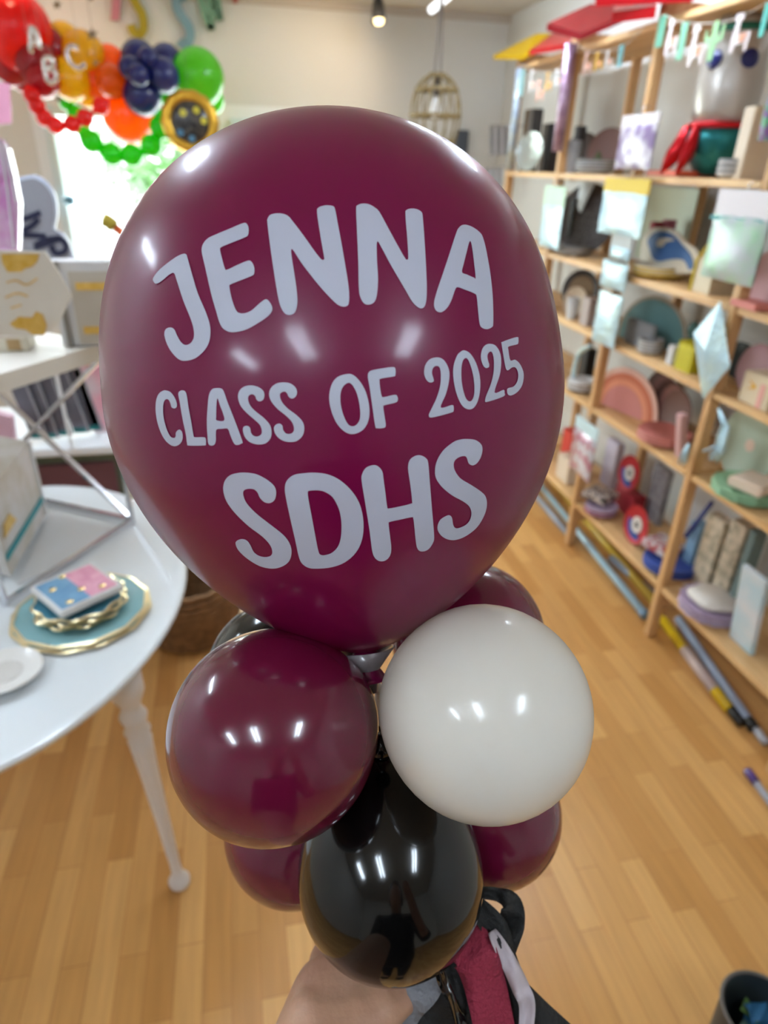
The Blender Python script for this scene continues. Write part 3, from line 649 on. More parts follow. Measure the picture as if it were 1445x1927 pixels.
cups(1262, 410, 1.78, ZL + .02, 6, c_('rose_cup', (170, 95, 110)), 'rose paper cup in the tall stack behind the blue plate', .028, .09, .018)
# blue dinosaur plate: cloud shaped board with blue figure
X_ = 1.66; base = [(1208, 500), (1206, 465), (1212, 440), (1228, 430), (1250, 428), (1272, 436), (1290, 455), (1310, 470), (1312, 492), (1306, 512), (1250, 514)]
P = smooth_closed([tuple(onx(a, b, X_)) for a, b in base], 4)
t = thing('shaped_plate', 'cloud shaped cream plate with a blue long-necked dinosaur on the third shelf', 'plate', (X_, P[0][1], ZL))
mesh('plate_body', prism(P, (.008, 0, 0)), c_('cream', (205, 196, 178)), t, world=True)
din = [(1222, 470), (1218, 452), (1230, 438), (1248, 435), (1268, 444), (1282, 460), (1298, 478), (1305, 500), (1296, 508), (1286, 490), (1262, 488), (1240, 492), (1228, 486)]
P = smooth_closed([tuple(onx(a, b, X_ - .003)) for a, b in din], 4)
mesh('dinosaur_print', prism(P, (.003, 0, 0)), c_('dino_blue', (50, 95, 150)), t, world=True)
P = smooth_closed([tuple(onx(a, b, X_ - .005)) for a, b in [(1236, 462), (1240, 450), (1258, 448), (1268, 452), (1252, 456), (1246, 464)]], 4)
mesh('belly_print', prism(P, (.003, 0, 0)), c_('cream', (205, 196, 178)), t, world=True)
t_w = lambda a: 1 + .0 * a
stack(1.665, Y_(1238, 520, 1.66), ZL, .105, 6, [c_('mustard_edge', (200, 165, 30)), c_('cream_edge', (205, 195, 175))], 'cream plate with mustard edge on the third shelf', step=.006)
# house box
a, b = Y_(1305, 520, 1.60), Y_(1340, 520, 1.60); yc = (a + b) / 2; W_ = abs(a - b); H_ = onx(1322, 440, 1.60).z - ZL
t = thing('gable_box', 'cream house shaped gift box with yellow edges on the third shelf', 'box', (1.60, yc, ZL))
mesh('box_body', prism([(0, -W_ / 2, 0), (0, W_ / 2, 0), (0, W_ / 2, H_ * .55), (0, -W_ * .2, H_), (0, -W_ / 2, H_ * .9)], (.12, 0, 0)), c_('cream_box', (205, 192, 165)), t)
mesh('edge_trim', tube([(-.002, W_ / 2, 0), (-.002, W_ / 2, H_ * .55), (-.002, -W_ * .2, H_)], .006, 6), c_('yellow_trim', (205, 180, 30)), t)
plate_standing(1450, 525, 1.64, .085, c_('blush', (210, 165, 165)), 'blush pink round plate at the right edge, third shelf', z=ZL)
solo('pink_tray', box(0, 0, .012, .14, .12, .022, .004), c_('coral', (215, 130, 120)), 'coral tray under the blush plate', 'tray', (1.62, Y_(1432, 575, 1.62), ZL))

# --- level 1.05
ZL = 1.05
RING = mat('gold_ringed', (120, 98, 70), .4, .2)
plate_standing(1094, 545, 1.72, .105, c_('black_ring', (52, 46, 44)), 'black round plate with gold inner ring on the fourth shelf', z=ZL, M2=RING, r2=.72, yaw=30)
plate_standing(1085, 565, 1.66, .07, c_('oat', (190, 172, 150)), 'oat coloured plate in front of the black ringed plate', z=ZL, yaw=25)
cups(1076, 590, 1.61, ZL, 4, c_('white_cup2', (205, 208, 212)), 'white paper cup at the left of the fourth shelf', .03, .07, .01)
shbox(1096, 1112, 560, 1.60, ZL, .06, 'napkin_pack', c_('dusty', (165, 150, 145)), 'greige napkin pack standing right of the white cups', 'napkins')
def arch_plate(px0, px1, pyt, X, z, mats, label, name='arch_plate', th=.008, tilt=0, yaw=0):
    a, b = onx(px0, pyt + 40, X), onx(px1, pyt + 40, X); W_ = abs(a.y - b.y); H_ = onx((px0 + px1) / 2, pyt, X).z - z
    t = thing(name, label, 'plate', (X, (a.y + b.y) / 2, z + .001), (0, math.radians(tilt), math.radians(yaw)))
    for i, (M, k) in enumerate(mats):
        R = W_ / 2 * k; hh = max(H_ - W_ / 2, 0) 
        P = [(-.002 * i, -R, 0)] + [(-.002 * i, -R * math.cos(math.pi * j / 20), hh * k + (H_ - hh) * k * math.sin(math.pi * j / 20)) for j in range(21)] + [(-.002 * i, R, 0)]
        mesh('plate_body' if i == 0 else 'arch_band', prism(P[1:-1] if hh < .001 else P, (th if i == 0 else .002, 0, 0)), M, t)
    return t
TEAL = c_('slate_teal', (92, 128, 128))
arch_plate(1186, 1282, 556, 1.70, ZL, [(c_('sand_rim', (165, 150, 130)), 1), (TEAL, .93)], 'slate teal arched plate standing on the fourth shelf', yaw=18)
shbox(1180, 1232, 605, 1.63, ZL, .02, 'grey_card', c_('fog', (150, 152, 155)), 'fog grey card leaning on the teal arched plate', 'card')
stack(1.62, Y_(1222, 660, 1.62), ZL, .05, 8, [c_('pale_edge', (190, 190, 190)), c_('grey_edge2', (140, 140, 140))], 'small grey plate before the teal arched plate', step=.006)
t = thing('crown_box', 'bright yellow crown topped box on the fourth shelf', 'box', (1.60, Y_(1285, 680, 1.6), ZL))
yw = .045
P = [(0, -yw, 0), (0, yw, 0), (0, yw, .105), (0, yw * .66, .085), (0, yw * .33, .108), (0, 0, .085), (0, -yw * .33, .108), (0, -yw * .66, .085), (0, -yw, .105)]
mesh('box_body', prism(P, (.09, 0, 0)), c_('lemon', (205, 195, 30)), t)
for k in (-.6, 0, .6): mesh('stripe', box(-.001, yw * k, .04, .002, .006, .08), c_('lemon_dark', (165, 155, 20)), t)
solo('toy_figure', lathe([(0, 0), (.02, 0), (.022, .05), (.012, .09), (.02, .105), (.022, .125), (.012, .145), (0, .15)], 16), c_('teal_bottle', (55, 95, 90)), 'small dark green bottle figure behind the yellow crown box', 'bottle', (1.72, Y_(1300, 640, 1.72), ZL), smooth=True)
shbox(1258, 1270, 650, 1.60, ZL, .05, 'white_pack', c_('white_pack', (200, 198, 200)), 'small white pack left of the yellow crown box', 'box')
t = thing('paper_fan', 'black pleated paper fan at the right of the fourth shelf', 'fan', (1.74, Y_(1405, 640, 1.74), ZL))
gg = G(); n = 18
for k in range(n):
    a0, a1 = math.pi * k / n, math.pi * (k + 1) / n; r = .12
    gg.add(([(0, 0, 0), (-.006 * (k % 2), r * math.cos(a0), r * math.sin(a0) * 1.1), (-.006 * ((k + 1) % 2), r * math.cos(a1), r * math.sin(a1) * 1.1)], [(0, 1, 2)]))
mesh('pleats', gg.vf, c_('fan_black', (40, 46, 44)), t); mesh('hub', lathe([(0, 0), (.01, 0), (.01, .01), (0, .01)], 12), BLACK, t)
plate_standing(1440, 660, 1.66, .085, c_('mauve', (175, 135, 140)), 'mauve round plate at the right edge, fourth shelf', z=ZL, tilt=6)
X_ = 1.58
t = thing('treat_box', 'cream treat box with gold bow print at the right edge', 'box', (X_, Y_(1425, 720, X_), ZL))
mesh('box_body', box(.04, 0, .05, .08, .13, .1, .004), c_('cream2', (215, 198, 168)), t)
mesh('gold_bow', prism([(-.002, .035, .075), (-.002, .012, .06), (-.002, .035, .045), (-.002, -.0, .055), (-.002, -.0, .065)], (.003, 0, 0)), GOLD, t)
mesh('pink_stripe', box(-.001, -.03, .04, .003, .02, .075), c_('pinkstripe', (220, 160, 150)), t)

# --- level 0.74
ZL = .74
t_b = shbox(1094, 1108, 655, 1.66, ZL, .05, 'black_pack', BLACK, 'small black pack far along the fifth shelf', 'box')
stack(1.62, Y_(1098, 705, 1.62), ZL, .07, 7, [c_('taupe_edge', (150, 140, 130)), c_('white_plate', (215, 215, 215))], 'white plate on the far part of the fifth shelf', step=.007)
P = [onx(a, b, 1.60) for a, b in ((1078, 712), (1088, 668), (1112, 650))]
solo('iridescent_ribbon', tube(smooth_open(P, 6), .012, 10), IRID, 'looped iridescent ribbon hanging by the second post foot shelf', 'ribbon', tuple(P[0]), world=True, smooth=True)
PK = [(c_('pale_pink', (222, 180, 165)), 1), (c_('terracotta', (200, 115, 85)), .88), (c_('peach', (225, 150, 120)), .74), (c_('pinkmid', (205, 135, 130)), .6)]
arch_plate(1132, 1232, 692, 1.66, ZL, PK, 'peach and terracotta rainbow arch plate on the fifth shelf', yaw=15)
for i in range(5):
    plate_standing(1242 + i * 11, 745, 1.815 - i * .022, .095, c_('cocoa', (98, 66, 58)) if i % 2 == 0 else c_('cocoa_light', (130, 88, 80)), 'brown round plate in the upright row behind the rainbow arch', z=ZL, tilt=4, group='upright row of brown plates on the fifth shelf')
stack(1.64, Y_(1252, 810, 1.64), ZL, .105, 6, [c_('salmon', (205, 130, 115)), c_('salmon2', (190, 110, 100))], 'salmon pink plate in the flat stack on the fifth shelf', step=.006)
shbox(1288, 1300, 778, 1.60, ZL, .03, 'pink_napkins', c_('pink_nap', (205, 165, 165)), 'pink napkin pack leaning by the nearest post', 'napkins', lean=-12)
plate_standing(1412, 845, 1.70, .135, c_('sage', (168, 180, 160)), 'large sage green round plate with a blush dot right of the nearest post', z=ZL, tilt=4, M2=c_('blush_dot', (210, 180, 160)), r2=.16)
stack(1.63, Y_(1400, 935, 1.63), ZL, .11, 5, [c_('mint_green', (130, 175, 135)), c_('mint_green2', (150, 195, 155))], 'mint green scalloped plate right of the nearest post', step=.007, wob=lambda a: 1 + .03 * math.cos(12 * a), seg=72)
solo('napkin_stack', box(0, 0, .02, .12, .12, .035, .006), c_('cream_nap', (225, 205, 185)), 'cream napkin stack lying on the mint green plates', 'napkins', (1.62, Y_(1415, 925, 1.62), ZL + .045), rot=(0, 0, .3))

# --- level 0.25
ZL = .25
X_ = 1.62
for px, py, X_, lab in ((1190, 882, 1.74, 'upper red and blue round plate with white star, rear one on the bottom shelf'), (1212, 945, 1.64, 'front red and blue round plate with white star, standing on the bottom shelf')):
    c = onx(px, py, X_); R = .085 if X_ > 1.7 else .088
    zz = ZL if X_ < 1.7 else ZL + .12
    t = thing('round_plate', lab, 'plate', (X_, c.y, zz + .001))
    T = TR(0, 0, R) @ RY(-84)
    mesh('plate_body', mul(disc(R), T), c_('signal_red', (175, 25, 40)), t, smooth=True, auto=True)
    mesh('blue_patch', mul(prism([(0, 0, .0085)] + [(R * .9 * math.cos(math.radians(a)), R * .9 * math.sin(math.radians(a)), .0085) for a in range(85, 225, 10)], (0, 0, .001)), T), c_('royal', (35, 75, 150)), t)
    mesh('white_disc', mul(lathe([(0, .009), (R * .42, .009), (R * .42, .011), (0, .011)], 24), TR(-.006, -.02, 0) and T), c_('print_white', (215, 210, 205)), t)
    mesh('black_star', mul(prism([(x * R / 60, y * R / 60, .0115) for x, y in star_pts(0, 0, 15, 5, .4)], (0, 0, .001)), T), BLACK, t)
    if X_ > 1.7: solo('plate_block', box(0, 0, .06, .06, .17, .118, .003), c_('red_block', (150, 30, 45)), 'red box holding up the rear star plate', 'box', (X_ + .02, c.y, ZL))
stack(1.62, Y_(1130, 960, 1.62), ZL, .075, 5, [c_('berry', (160, 60, 80)), c_('lilac_edge', (190, 170, 195))], 'berry edged plate under the plaid napkins on the bottom shelf', step=.008)
solo('plaid_napkins', box(0, 0, .018, .13, .13, .034, .005), mat('plaid', (205, 190, 180), .6, vary=(55, (60, 55, 55), .04)), 'cream napkin pack with dark plaid print on the bottom shelf', 'napkins', (1.63, Y_(1128, 935, 1.63), ZL + .06), rot=(0, 0, .5))
shbox(1142, 1166, 830, 1.80, ZL, .04, 'gift_bag', c_('white_lilac', (200, 195, 215)), 'white and lilac gift bag at the back of the bottom shelf', 'bag')
shbox(1060, 1078, 810, 1.66, ZL, .08, 'red_pack', c_('tomato', (200, 60, 50)), 'tomato red pack far along the bottom shelf beside the big balloon', 'box')
shbox(1230, 1262, 880, 1.82, ZL, .03, 'grey_print_board', mat('grey_print', (128, 126, 132), .6, vary=(30, (160, 158, 162), .1)), 'grey printed board standing at the back of the bottom shelf', 'board')
shbox(1050, 1074, 860, 1.60, ZL, .1, 'cream_pack', c_('cream3', (215, 200, 180)), 'cream pack low beside the big balloon edge', 'box')
stack(1.67, Y_(1262, 1060, 1.67), ZL, .11, 5, [c_('cobalt', (40, 65, 150)), c_('cobalt2', (60, 85, 165))], 'cobalt blue plate in the flat stack behind the nearest post', step=.008)
solo('napkin_pack', box(0, 0, .022, .12, .12, .04, .005), mat('nap_print', (215, 210, 215), .5, vary=(40, (175, 80, 85), .05)), 'white and red napkin pack on the cobalt plates', 'napkins', (1.66, Y_(1245, 1030, 1.66), ZL + .055), rot=(0, 0, .3))
c0, c1 = onx(1290, 1010, 1.70), onx(1340, 945, 1.74)
solo('party_wand', tube([c0, c1], .009, 10), c_('wand_blue', (50, 60, 125)), 'dark blue rod leaning diagonally behind the nearest post', 'wand', tuple(c0), world=True, smooth=True)
shbox(1300, 1320, 985, 1.72, ZL, .05, 'blue_pack', c_('paleblue', (125, 160, 190)), 'pale blue pack under the dark blue rod', 'box')
FLOR = mat('floral_print', (205, 190, 168), .6, vary=(26, (160, 150, 130), .1))
shbox(1330, 1368, 975, 1.70, ZL, .05, 'floral_box', FLOR, 'left cream floral print box standing on the bottom shelf', 'box')
shbox(1374, 1408, 985, 1.70, ZL, .05, 'floral_box', FLOR, 'right cream floral print box standing on the bottom shelf', 'box')
shbox(1410, 1425, 1000, 1.70, ZL, .05, 'grey_teal_box', c_('greyteal', (110, 130, 130)), 'narrow grey teal box right of the floral boxes', 'box')
LIL = c_('lilac', (195, 178, 200)); y_ = onz(1330, 1140, .28)
stack(y_.x + .02, y_.y, ZL, .115, 5, [LIL, c_('lilac2', (175, 155, 182))], 'lilac scalloped plate in the flat stack on the bottom shelf', step=.009, wob=lambda a: 1 + .025 * math.cos(14 * a), seg=84)
solo('folded_napkins', lathe([(0, 0), (.085, .0), (.09, .012), (.075, .022), (0, .026)], 28, lambda a: 1 + .06 * math.cos(5 * a)), c_('off_white_nap', (215, 208, 200)), 'off-white round napkin pack on the lilac plates', 'napkins', (y_.x + .02, y_.y, ZL + .055), smooth=True)
shbox(1412, 1470, 1075, 1.62, ZL, .02, 'greeting_card', mat('card_print', (212, 216, 222), .5, vary=(9, (170, 205, 220), .2)), 'white card with blue and pink print at the right edge, bottom shelf', 'card', lean=-8)
# tubes and poles on the floor under the shelf
def floor_tube(p, q, r, M, label, name='gift_wrap_tube', z=None, parts=()):
    a = onz(*p, r); b = onz(*q, r); t = thing(name, label, 'tube', (a.x, a.y, 0), group='wrapping rolls on the floor under the shelving')
    mesh('tube', tube([a.lerp(b, .0), b], r, 14), M, t, smooth=True, world=True)
    for k0, k1, MM, nm in parts: mesh(nm, tube([a.lerp(b, k0), a.lerp(b, k1)], r * 1.12, 14), MM, t, smooth=True, world=True)
PB = mat('pale_blue_roll', (170, 205, 220), .25, coat=.6)
floor_tube((1010, 905), (1216, 1160), .018, PB, 'long shiny pale blue wrapping roll on the floor before the second post', parts=((.97, 1.0, mat('roll_end', (120, 150, 175), .4), 'end_cap'),))
floor_tube((1040, 905), (1238, 1140), .02, mat('mustard_roll', (205, 170, 60), .35), 'mustard yellow wrapping roll behind the pale blue one')
floor_tube((1010, 935), (1075, 1012), .016, mat('grey_roll', (160, 170, 185), .3), 'short grey roll on the floor beyond the second post')
floor_tube((1150, 1050), (1240, 1128), .018, mat('steel_roll', (135, 145, 160), .3), 'steel grey roll under the bottom shelf')
floor_tube((1246, 1165), (1372, 1335), .019, mat('yellow_roll', (222, 185, 20), .3), 'bright yellow roll with white label nearest on the floor', parts=((.38, .82, mat('roll_label', (190, 170, 165), .4), 'paper_label'),))
floor_tube((1368, 1326), (1395, 1362), .017, BLACK, 'black roll end touching the yellow roll')
floor_tube((1276, 1165), (1415, 1366), .018, mat('grey_blue_pole', (165, 178, 200), .25), 'grey blue pole with black end beside the yellow roll', parts=((.96, 1.02, BLACK, 'end_cap'),))
floor_tube((1415, 1360), (1440, 1398), .014, mat('silver_roll', (190, 195, 205), .25), 'short silver roll end in front of the grey blue pole')
p, q = onz(1404, 1448, .012), onz(1475, 1545, .012)
t = thing('marker_pen', 'purple capped marker lying on the floor at the right edge', 'pen', (p.x, p.y, 0))
mesh('barrel', tube([p.lerp(q, .25), q], .011, 12), mat('pen_grey', (150, 150, 160), .4), t, smooth=True, world=True)
mesh('cap', tube([p, p.lerp(q, .03), p.lerp(q, .28)], [.009, .014, .014], 14), mat('pen_purple', (75, 45, 120), .25, coat=.5), t, smooth=True, world=True)

# ------------------------------------------------------------------ bin bottom right
bc = onz(1437, 1908, .26)
t = thing('waste_bin', 'dark round waste bin at the bottom right corner', 'bin', (bc.x, bc.y, 0))
RB = .075
BINM = mat('bin_plastic', (48, 54, 56), .45); BINO = mat('bin_rim', (90, 85, 80), .45)
mesh('bin_body', lathe([(0, 0), (RB * .8, 0), (RB, .26), (RB * .96, .26), (RB * .77, .006), (0, .006)], 40), BINM, t, smooth=True, auto=True)
mesh('rim', tube([(RB * math.cos(2 * math.pi * k / 40), RB * math.sin(2 * math.pi * k / 40), .26) for k in range(40)], .004, 8, True), BINO, t, smooth=True)
for i, (px, py, w_, h_, rz, col, lab) in enumerate(((1440, 1862, .05, .03, -.1, (60, 120, 165), 'blue wrapper in the waste bin, uppermost'), (1415, 1885, .03, .035, .6, (95, 145, 60), 'green wrapper in the waste bin'), (1440, 1882, .05, .04, .5, (50, 110, 150), 'darker blue wrapper in the waste bin'), (1420, 1912, .05, .025, .45, (130, 160, 145), 'pale green printed wrapper in the waste bin'), (1395, 1928, .04, .01, -.5, (190, 195, 195), 'white paper strip in the waste bin'))):
    c = onz(px, py, .2)
    d_ = Vector((c.x - bc.x, c.y - bc.y, 0)); 
    if d_.length > RB * .55: d_ = d_.normalized() * RB * .55
    v = [(x * w_, y * h_, .004 * math.sin(9 * x + 5 * y + i)) for y in (-.5, 0, .5) for x in (-.5, -.17, .17, .5)]
    f = [(j * 4 + k, j * 4 + k + 1, j * 4 + k + 5, j * 4 + k + 4) for j in range(2) for k in range(3)]
    o = solo('wrapper', (v, f), mat('wrap_%d' % i, col, .4), lab, 'wrapper', (bc.x + d_.x, bc.y + d_.y, .17 - .012 * i + .03), rot=(.2, .1, rz))
    md = o.modifiers.new('thickness', 'SOLIDIFY'); md.thickness = .001
# ------------------------------------------------------------------ wicker basket behind the balloons
bk = onz(345, 1200, 0)
t = thing('wicker_basket', 'brown woven seagrass basket on the floor between table and balloons', 'basket', (bk.x + .04, bk.y + .06, 0))
gg = G()
for i in range(11):
    z = .012 + i * .024; r = .16 + .03 * math.sin(math.pi * i / 12)
    gg.add(tube([((r + .004 * math.sin(16 * a)) * math.cos(a), (r + .004 * math.sin(16 * a)) * math.sin(a), z) for a in [2 * math.pi * k / 48 for k in range(48)]], .013, 7, True))
mesh('woven_body', gg.vf, mat('seagrass', (140, 100, 60), .8, bump=(80, .6), vary=(30, (110, 75, 42), .2)), t, smooth=True)
mesh('bottom', lathe([(0, .004), (.16, .004), (.16, .014), (0, .014)], 32), mat('seagrass', (140, 100, 60)), t)

# ------------------------------------------------------------------ round white table, left
TX, TY, TA, TB, TZ = -.68, 1.49, .495, .625, .745
t = thing('round_table', 'glossy white oval table with turned legs', 'table', (TX, TY, 0))
prof = [(0, TZ - .025), (.93, TZ - .025), (.975, TZ - .024), (.99, TZ - .012), (1.0, TZ - .004), (.992, TZ + .003), (.975, TZ + .005), (.95, TZ), (0, TZ)]
tv, tf = lathe(prof, 72)
TOP = mat('table_lacquer', (226, 232, 236), .22, coat=.5)
mesh('tabletop', ([(x * TA, y * TB, z) for x, y, z in tv], tf), TOP, t, smooth=True, auto=True)
LEGM = mat('leg_paint', (222, 216, 212), .35)
def leg_vf():
    pr = [(.0, 0), (.018, .0), (.026, .008), (.028, .02), (.02, .034), (.014, .045), (.013, .08), (.017, .25), (.022, .42), (.026, .5), (.028, .52), (.022, .53), (.03, .545), (.022, .56), (.027, .575), (.031, .59), (.024, .605), (.021, .62), (.030, .64), (.038, .66), (.040, .72), (0, .72)]
    return lathe(pr, 24)
ft = onz(338, 1655, 0.02); lt = ony(292, 1265, ft.y + .0)
for k, (fx, fy_) in enumerate(((ft.x, ft.y), (2 * TX - ft.x, ft.y), (TX + .12, TY + .50), (2 * TX - ft.x, 2 * TY - ft.y))):
    sx = (-.045 if fx > TX else .045); sy = .03 * (1 if fy_ < TY else -1)
    v, f = leg_vf(); v = [(x + fx + sx * z / .72, y + fy_ + sy * z / .72, z) for x, y, z in v]
    o = mesh('leg', (v, f), LEGM, t, smooth=True, world=True)
mesh('apron', ([(x * TA * .72, y * TB * .72, z) for x, y, z in lathe([(1, .66), (1.02, .66), (1.02, TZ - .025), (1, TZ - .025)], 48)[0]], lathe([(1, .66), (1.02, .66), (1.02, TZ - .025), (1, TZ - .025)], 48)[1]), LEGM, t)

# tableware
def scallop(R, n, amp): return lambda a: 1 + amp * abs(math.cos(n * a / 2))
pc_ = onz(155, 1148, TZ + .01); PR = .150
GP = mat('gold_edge', (226, 208, 165), .28, .8)
AQ = mat('aqua_glaze', (130, 178, 185), .25, coat=.5)
poly = lambda n: (lambda a: math.cos(math.pi / n) / math.cos(((a + .2) % (2 * math.pi / n)) - math.pi / n))
def dish(name, R, z, label, Mb, Mr, wob, grp, loc, rot=0, th=.008):
    t = thing(name, label, 'plate', (loc[0], loc[1], z), (0, 0, rot), grp)
    mesh('plate_body', lathe([(0, .003), (R * .66, .002), (R * .955, th), (R * .965, th + .001), (R * .95, th + .002), (R * .66, .005), (0, .005)], 72, wob), Mb, t, smooth=True, auto=True)
    mesh('gold_rim', lathe([(R * .95, th - .004), (R * 1.0, th - .002), (R * 1.01, th + .001), (R * .96, th + .003), (R * .95, th - .004)], 72, wob), Mr, t, smooth=True, auto=True)
    return t
dish('faceted_plate', PR * 1.04, TZ, 'lower aqua plate with gold faceted rim on the white table', AQ, GP, poly(12), 'aqua plates with gold rims', pc_, .13)
dish('faceted_plate', PR, TZ + .009, 'upper aqua plate with gold faceted rim on the white table', AQ, GP, poly(12), 'aqua plates with gold rims', pc_, .0)
q_ = onz(150, 1128, TZ + .04); wv = lambda a: 1 + .045 * math.cos(10 * a)
for i in range(3):
    dish('scalloped_plate', (.100 - .001 * i), TZ + .021 + i * .010, ['lowest', 'middle', 'uppermost'][i] + ' small blue scalloped plate with gold edge', mat('blue_glaze', (70, 130, 150), .3), GP, wv, 'small scalloped plates stacked on the aqua plates', q_, .2 * i)
nz = TZ + .062
t = thing('napkin_pack', 'square napkin pack in blue and pink with gold dots on the plates', 'napkins', (q_.x, q_.y, nz), (0, 0, math.radians(38)))
NS = .150
mesh('paper', box(0, 0, .008, NS, NS, .016, .003), c_('nap_white', (215, 214, 212)), t)
mesh('blue_half', box(-NS * .22, 0, .0162, NS * .44, NS * .86, .0016), mat('nap_blue', (90, 140, 180), .5, vary=(30, (120, 165, 195), .2)), t)
mesh('pink_half', box(NS * .22, 0.0, .0162, NS * .44, NS * .86, .0016), mat('nap_pink', (205, 130, 155), .5, vary=(40, (225, 165, 185), .2)), t)
for a, b in ((-.045, .022), (-.005, .058), (.0, -.022), (-.042, -.05), (.038, -.045)):
    mesh('gold_dot', mul(lathe([(0, .0176), (.008, .0176), (.008, .0186), (0, .019)], 14), TR(a, b, 0)), mat('bright_gold', (255, 225, 160), .15, 1.0), t, smooth=True)
pl = onz(8, 1262, TZ + .02)
t = thing('side_plate', 'white embossed plate cut by the left edge of the table', 'plate', (pl.x, pl.y, TZ))
mesh('plate_body', lathe([(0, 0), (.045, 0), (.05, .004), (.07, .018), (.073, .022), (.07, .024), (.06, .019), (.052, .016), (0, .016)], 48), mat('white_china', (224, 222, 218), .35, coat=.3), t, smooth=True, auto=True)
mesh('embossed_print', lathe([(0, .0165), (.035, .0165), (.035, .0172), (0, .0172)], 40), mat('china_print', (206, 202, 196), .5, bump=(120, .6)), t)

# ------------------------------------------------------------------ chrome display stand on the table
SN, SR, SF = onz(12, 1140, TZ), onz(250, 985, TZ), onz(-35, 922, TZ)
SL = SN + SF - SR; SZ = 1.245
t = thing('display_stand', 'chrome framed display stand with crossed braces and thick white shelf on the white table', 'stand', (SR.x, SR.y, TZ))
bw = .009
for q in (SN, SR, SF, SL): mesh('post', box(q.x, q.y, (TZ + SZ) / 2, .014, .014, SZ - TZ, .002), CHROME, t, world=True)
def bar(a, b, w_=.013): 
    a, b = Vector(a), Vector(b); d = b - a; L = d.length; M = Matrix.Translation((a + b) / 2) @ d.to_track_quat('Y', 'Z').to_matrix().to_4x4()
    return mul(box(0, 0, 0, w_, L, w_ * .8, .001), M)
cor = [SN, SR, SF, SL]
for i in range(4):
    a, b = cor[i], cor[(i + 1) % 4]
    mesh('base_bar', bar((a.x, a.y, TZ + .012), (b.x, b.y, TZ + .012)), CHROME, t, world=True)
mesh('cross_brace', bar((SR.x, SR.y, TZ + .01), (SF.x, SF.y, SZ)), CHROME, t, world=True)
mesh('cross_brace', bar((SF.x, SF.y, TZ + .01), (SR.x, SR.y, SZ)), CHROME, t, world=True)
ctr = (SN + SF) / 2
def quad_prism(c, k, z0, z1):
    P = [Vector((ctr.x + (q.x - ctr.x) * k, ctr.y + (q.y - ctr.y) * k, z0)) for q in c]; return prism(P, (0, 0, z1 - z0))
mesh('shelf_board', quad_prism(cor, 1.06, SZ - .005, SZ + .035), mat('stand_board', (222, 218, 208), .4), t, world=True)
TS = SZ + .036
# boxes on the stand's shelf
e1 = (SR - SN).normalized(); e2 = (SF - SR).normalized(); ang = math.atan2(e1.y, e1.x)
def stand_pt(u, v): q = SN + (SR - SN) * u + (SL - SN) * v; return q
FOIL_CARD = mat('card_ivory', (218, 212, 200), .55)
GF = mat('gold_print', (214, 170, 70), .35, .55, vary=(60, (230, 195, 110), .2))
yo = 1.52
octp = [(-40, 470), (85, 474), (112, 515), (135, 558), (110, 610), (80, 632), (-50, 632), (-70, 560)]
t = thing('octagonal_plate', 'ivory octagonal plate with gold foil print standing on the display stand', 'plate', (ony(40, 630, yo).x, yo, TS))
mesh('plate_body', prism([ony(a, b, yo) for a, b in octp], (0, .006, 0)), FOIL_CARD, t, world=True)
mesh('gold_patch', prism([ony(a, b, yo - .002) for a, b in [(2, 478), (74, 478), (70, 492), (60, 502), (48, 505), (40, 512), (14, 512), (8, 502), (4, 495)]], (0, .002, 0)), GF, t, world=True)
mesh('gold_patch', prism([ony(a, b, yo - .002) for a, b in [(18, 610), (35, 596), (60, 598), (68, 586), (80, 592), (88, 612), (84, 630), (62, 630), (48, 620), (30, 618)]], (0, .002, 0)), GF, t, world=True)
for s in ([(12, 532), (30, 528), (50, 536), (70, 524)], [(10, 560), (32, 552), (52, 558)], [(20, 580), (40, 574)]):
    mesh('gold_script', stroke_px(s, 3, yo - .002, .002), GF, t, world=True)
yb_ = 1.76
a, b = ony(112, 620, yb_), ony(230, 620, yb_)
t = thing('framed_box', 'white boxed frame with gold print behind glass on the display stand', 'box', ((a.x + b.x) / 2, yb_, TS))
Hh = ony(150, 492, yb_).z - TS
mesh('box_body', box(0, .03, Hh / 2, b.x - a.x, .06, Hh, .003), c_('frame_white', (212, 212, 214)), t)
mesh('front_card', box(.02, -.002, Hh * .46, (b.x - a.x) * .68, .004, Hh * .86), c_('frame_card', (190, 182, 170)), t)
for zz in (Hh * .72, Hh * .2): mesh('gold_print', box(.02, -.005, zz, (b.x - a.x) * .5, .002, .018), GF, t)
mesh('side_rail', box(-(b.x - a.x) * .36, -.003, Hh / 2, .012, .008, Hh), mat('rail_grey', (130, 125, 118), .5), t)
p_ = onz(26, 662, TS)
t = thing('kraft_box', 'cream box with kraft brown patch on the near corner of the stand shelf', 'box', (p_.x - .02, p_.y + .035, TS))
mesh('box_body', box(0, 0, .017, .11, .07, .034, .003), c_('box_cream', (208, 200, 182)), t)
mesh('kraft_patch', box(.024, -.036, .017, .03, .002, .026), c_('kraft', (175, 145, 100)), t)

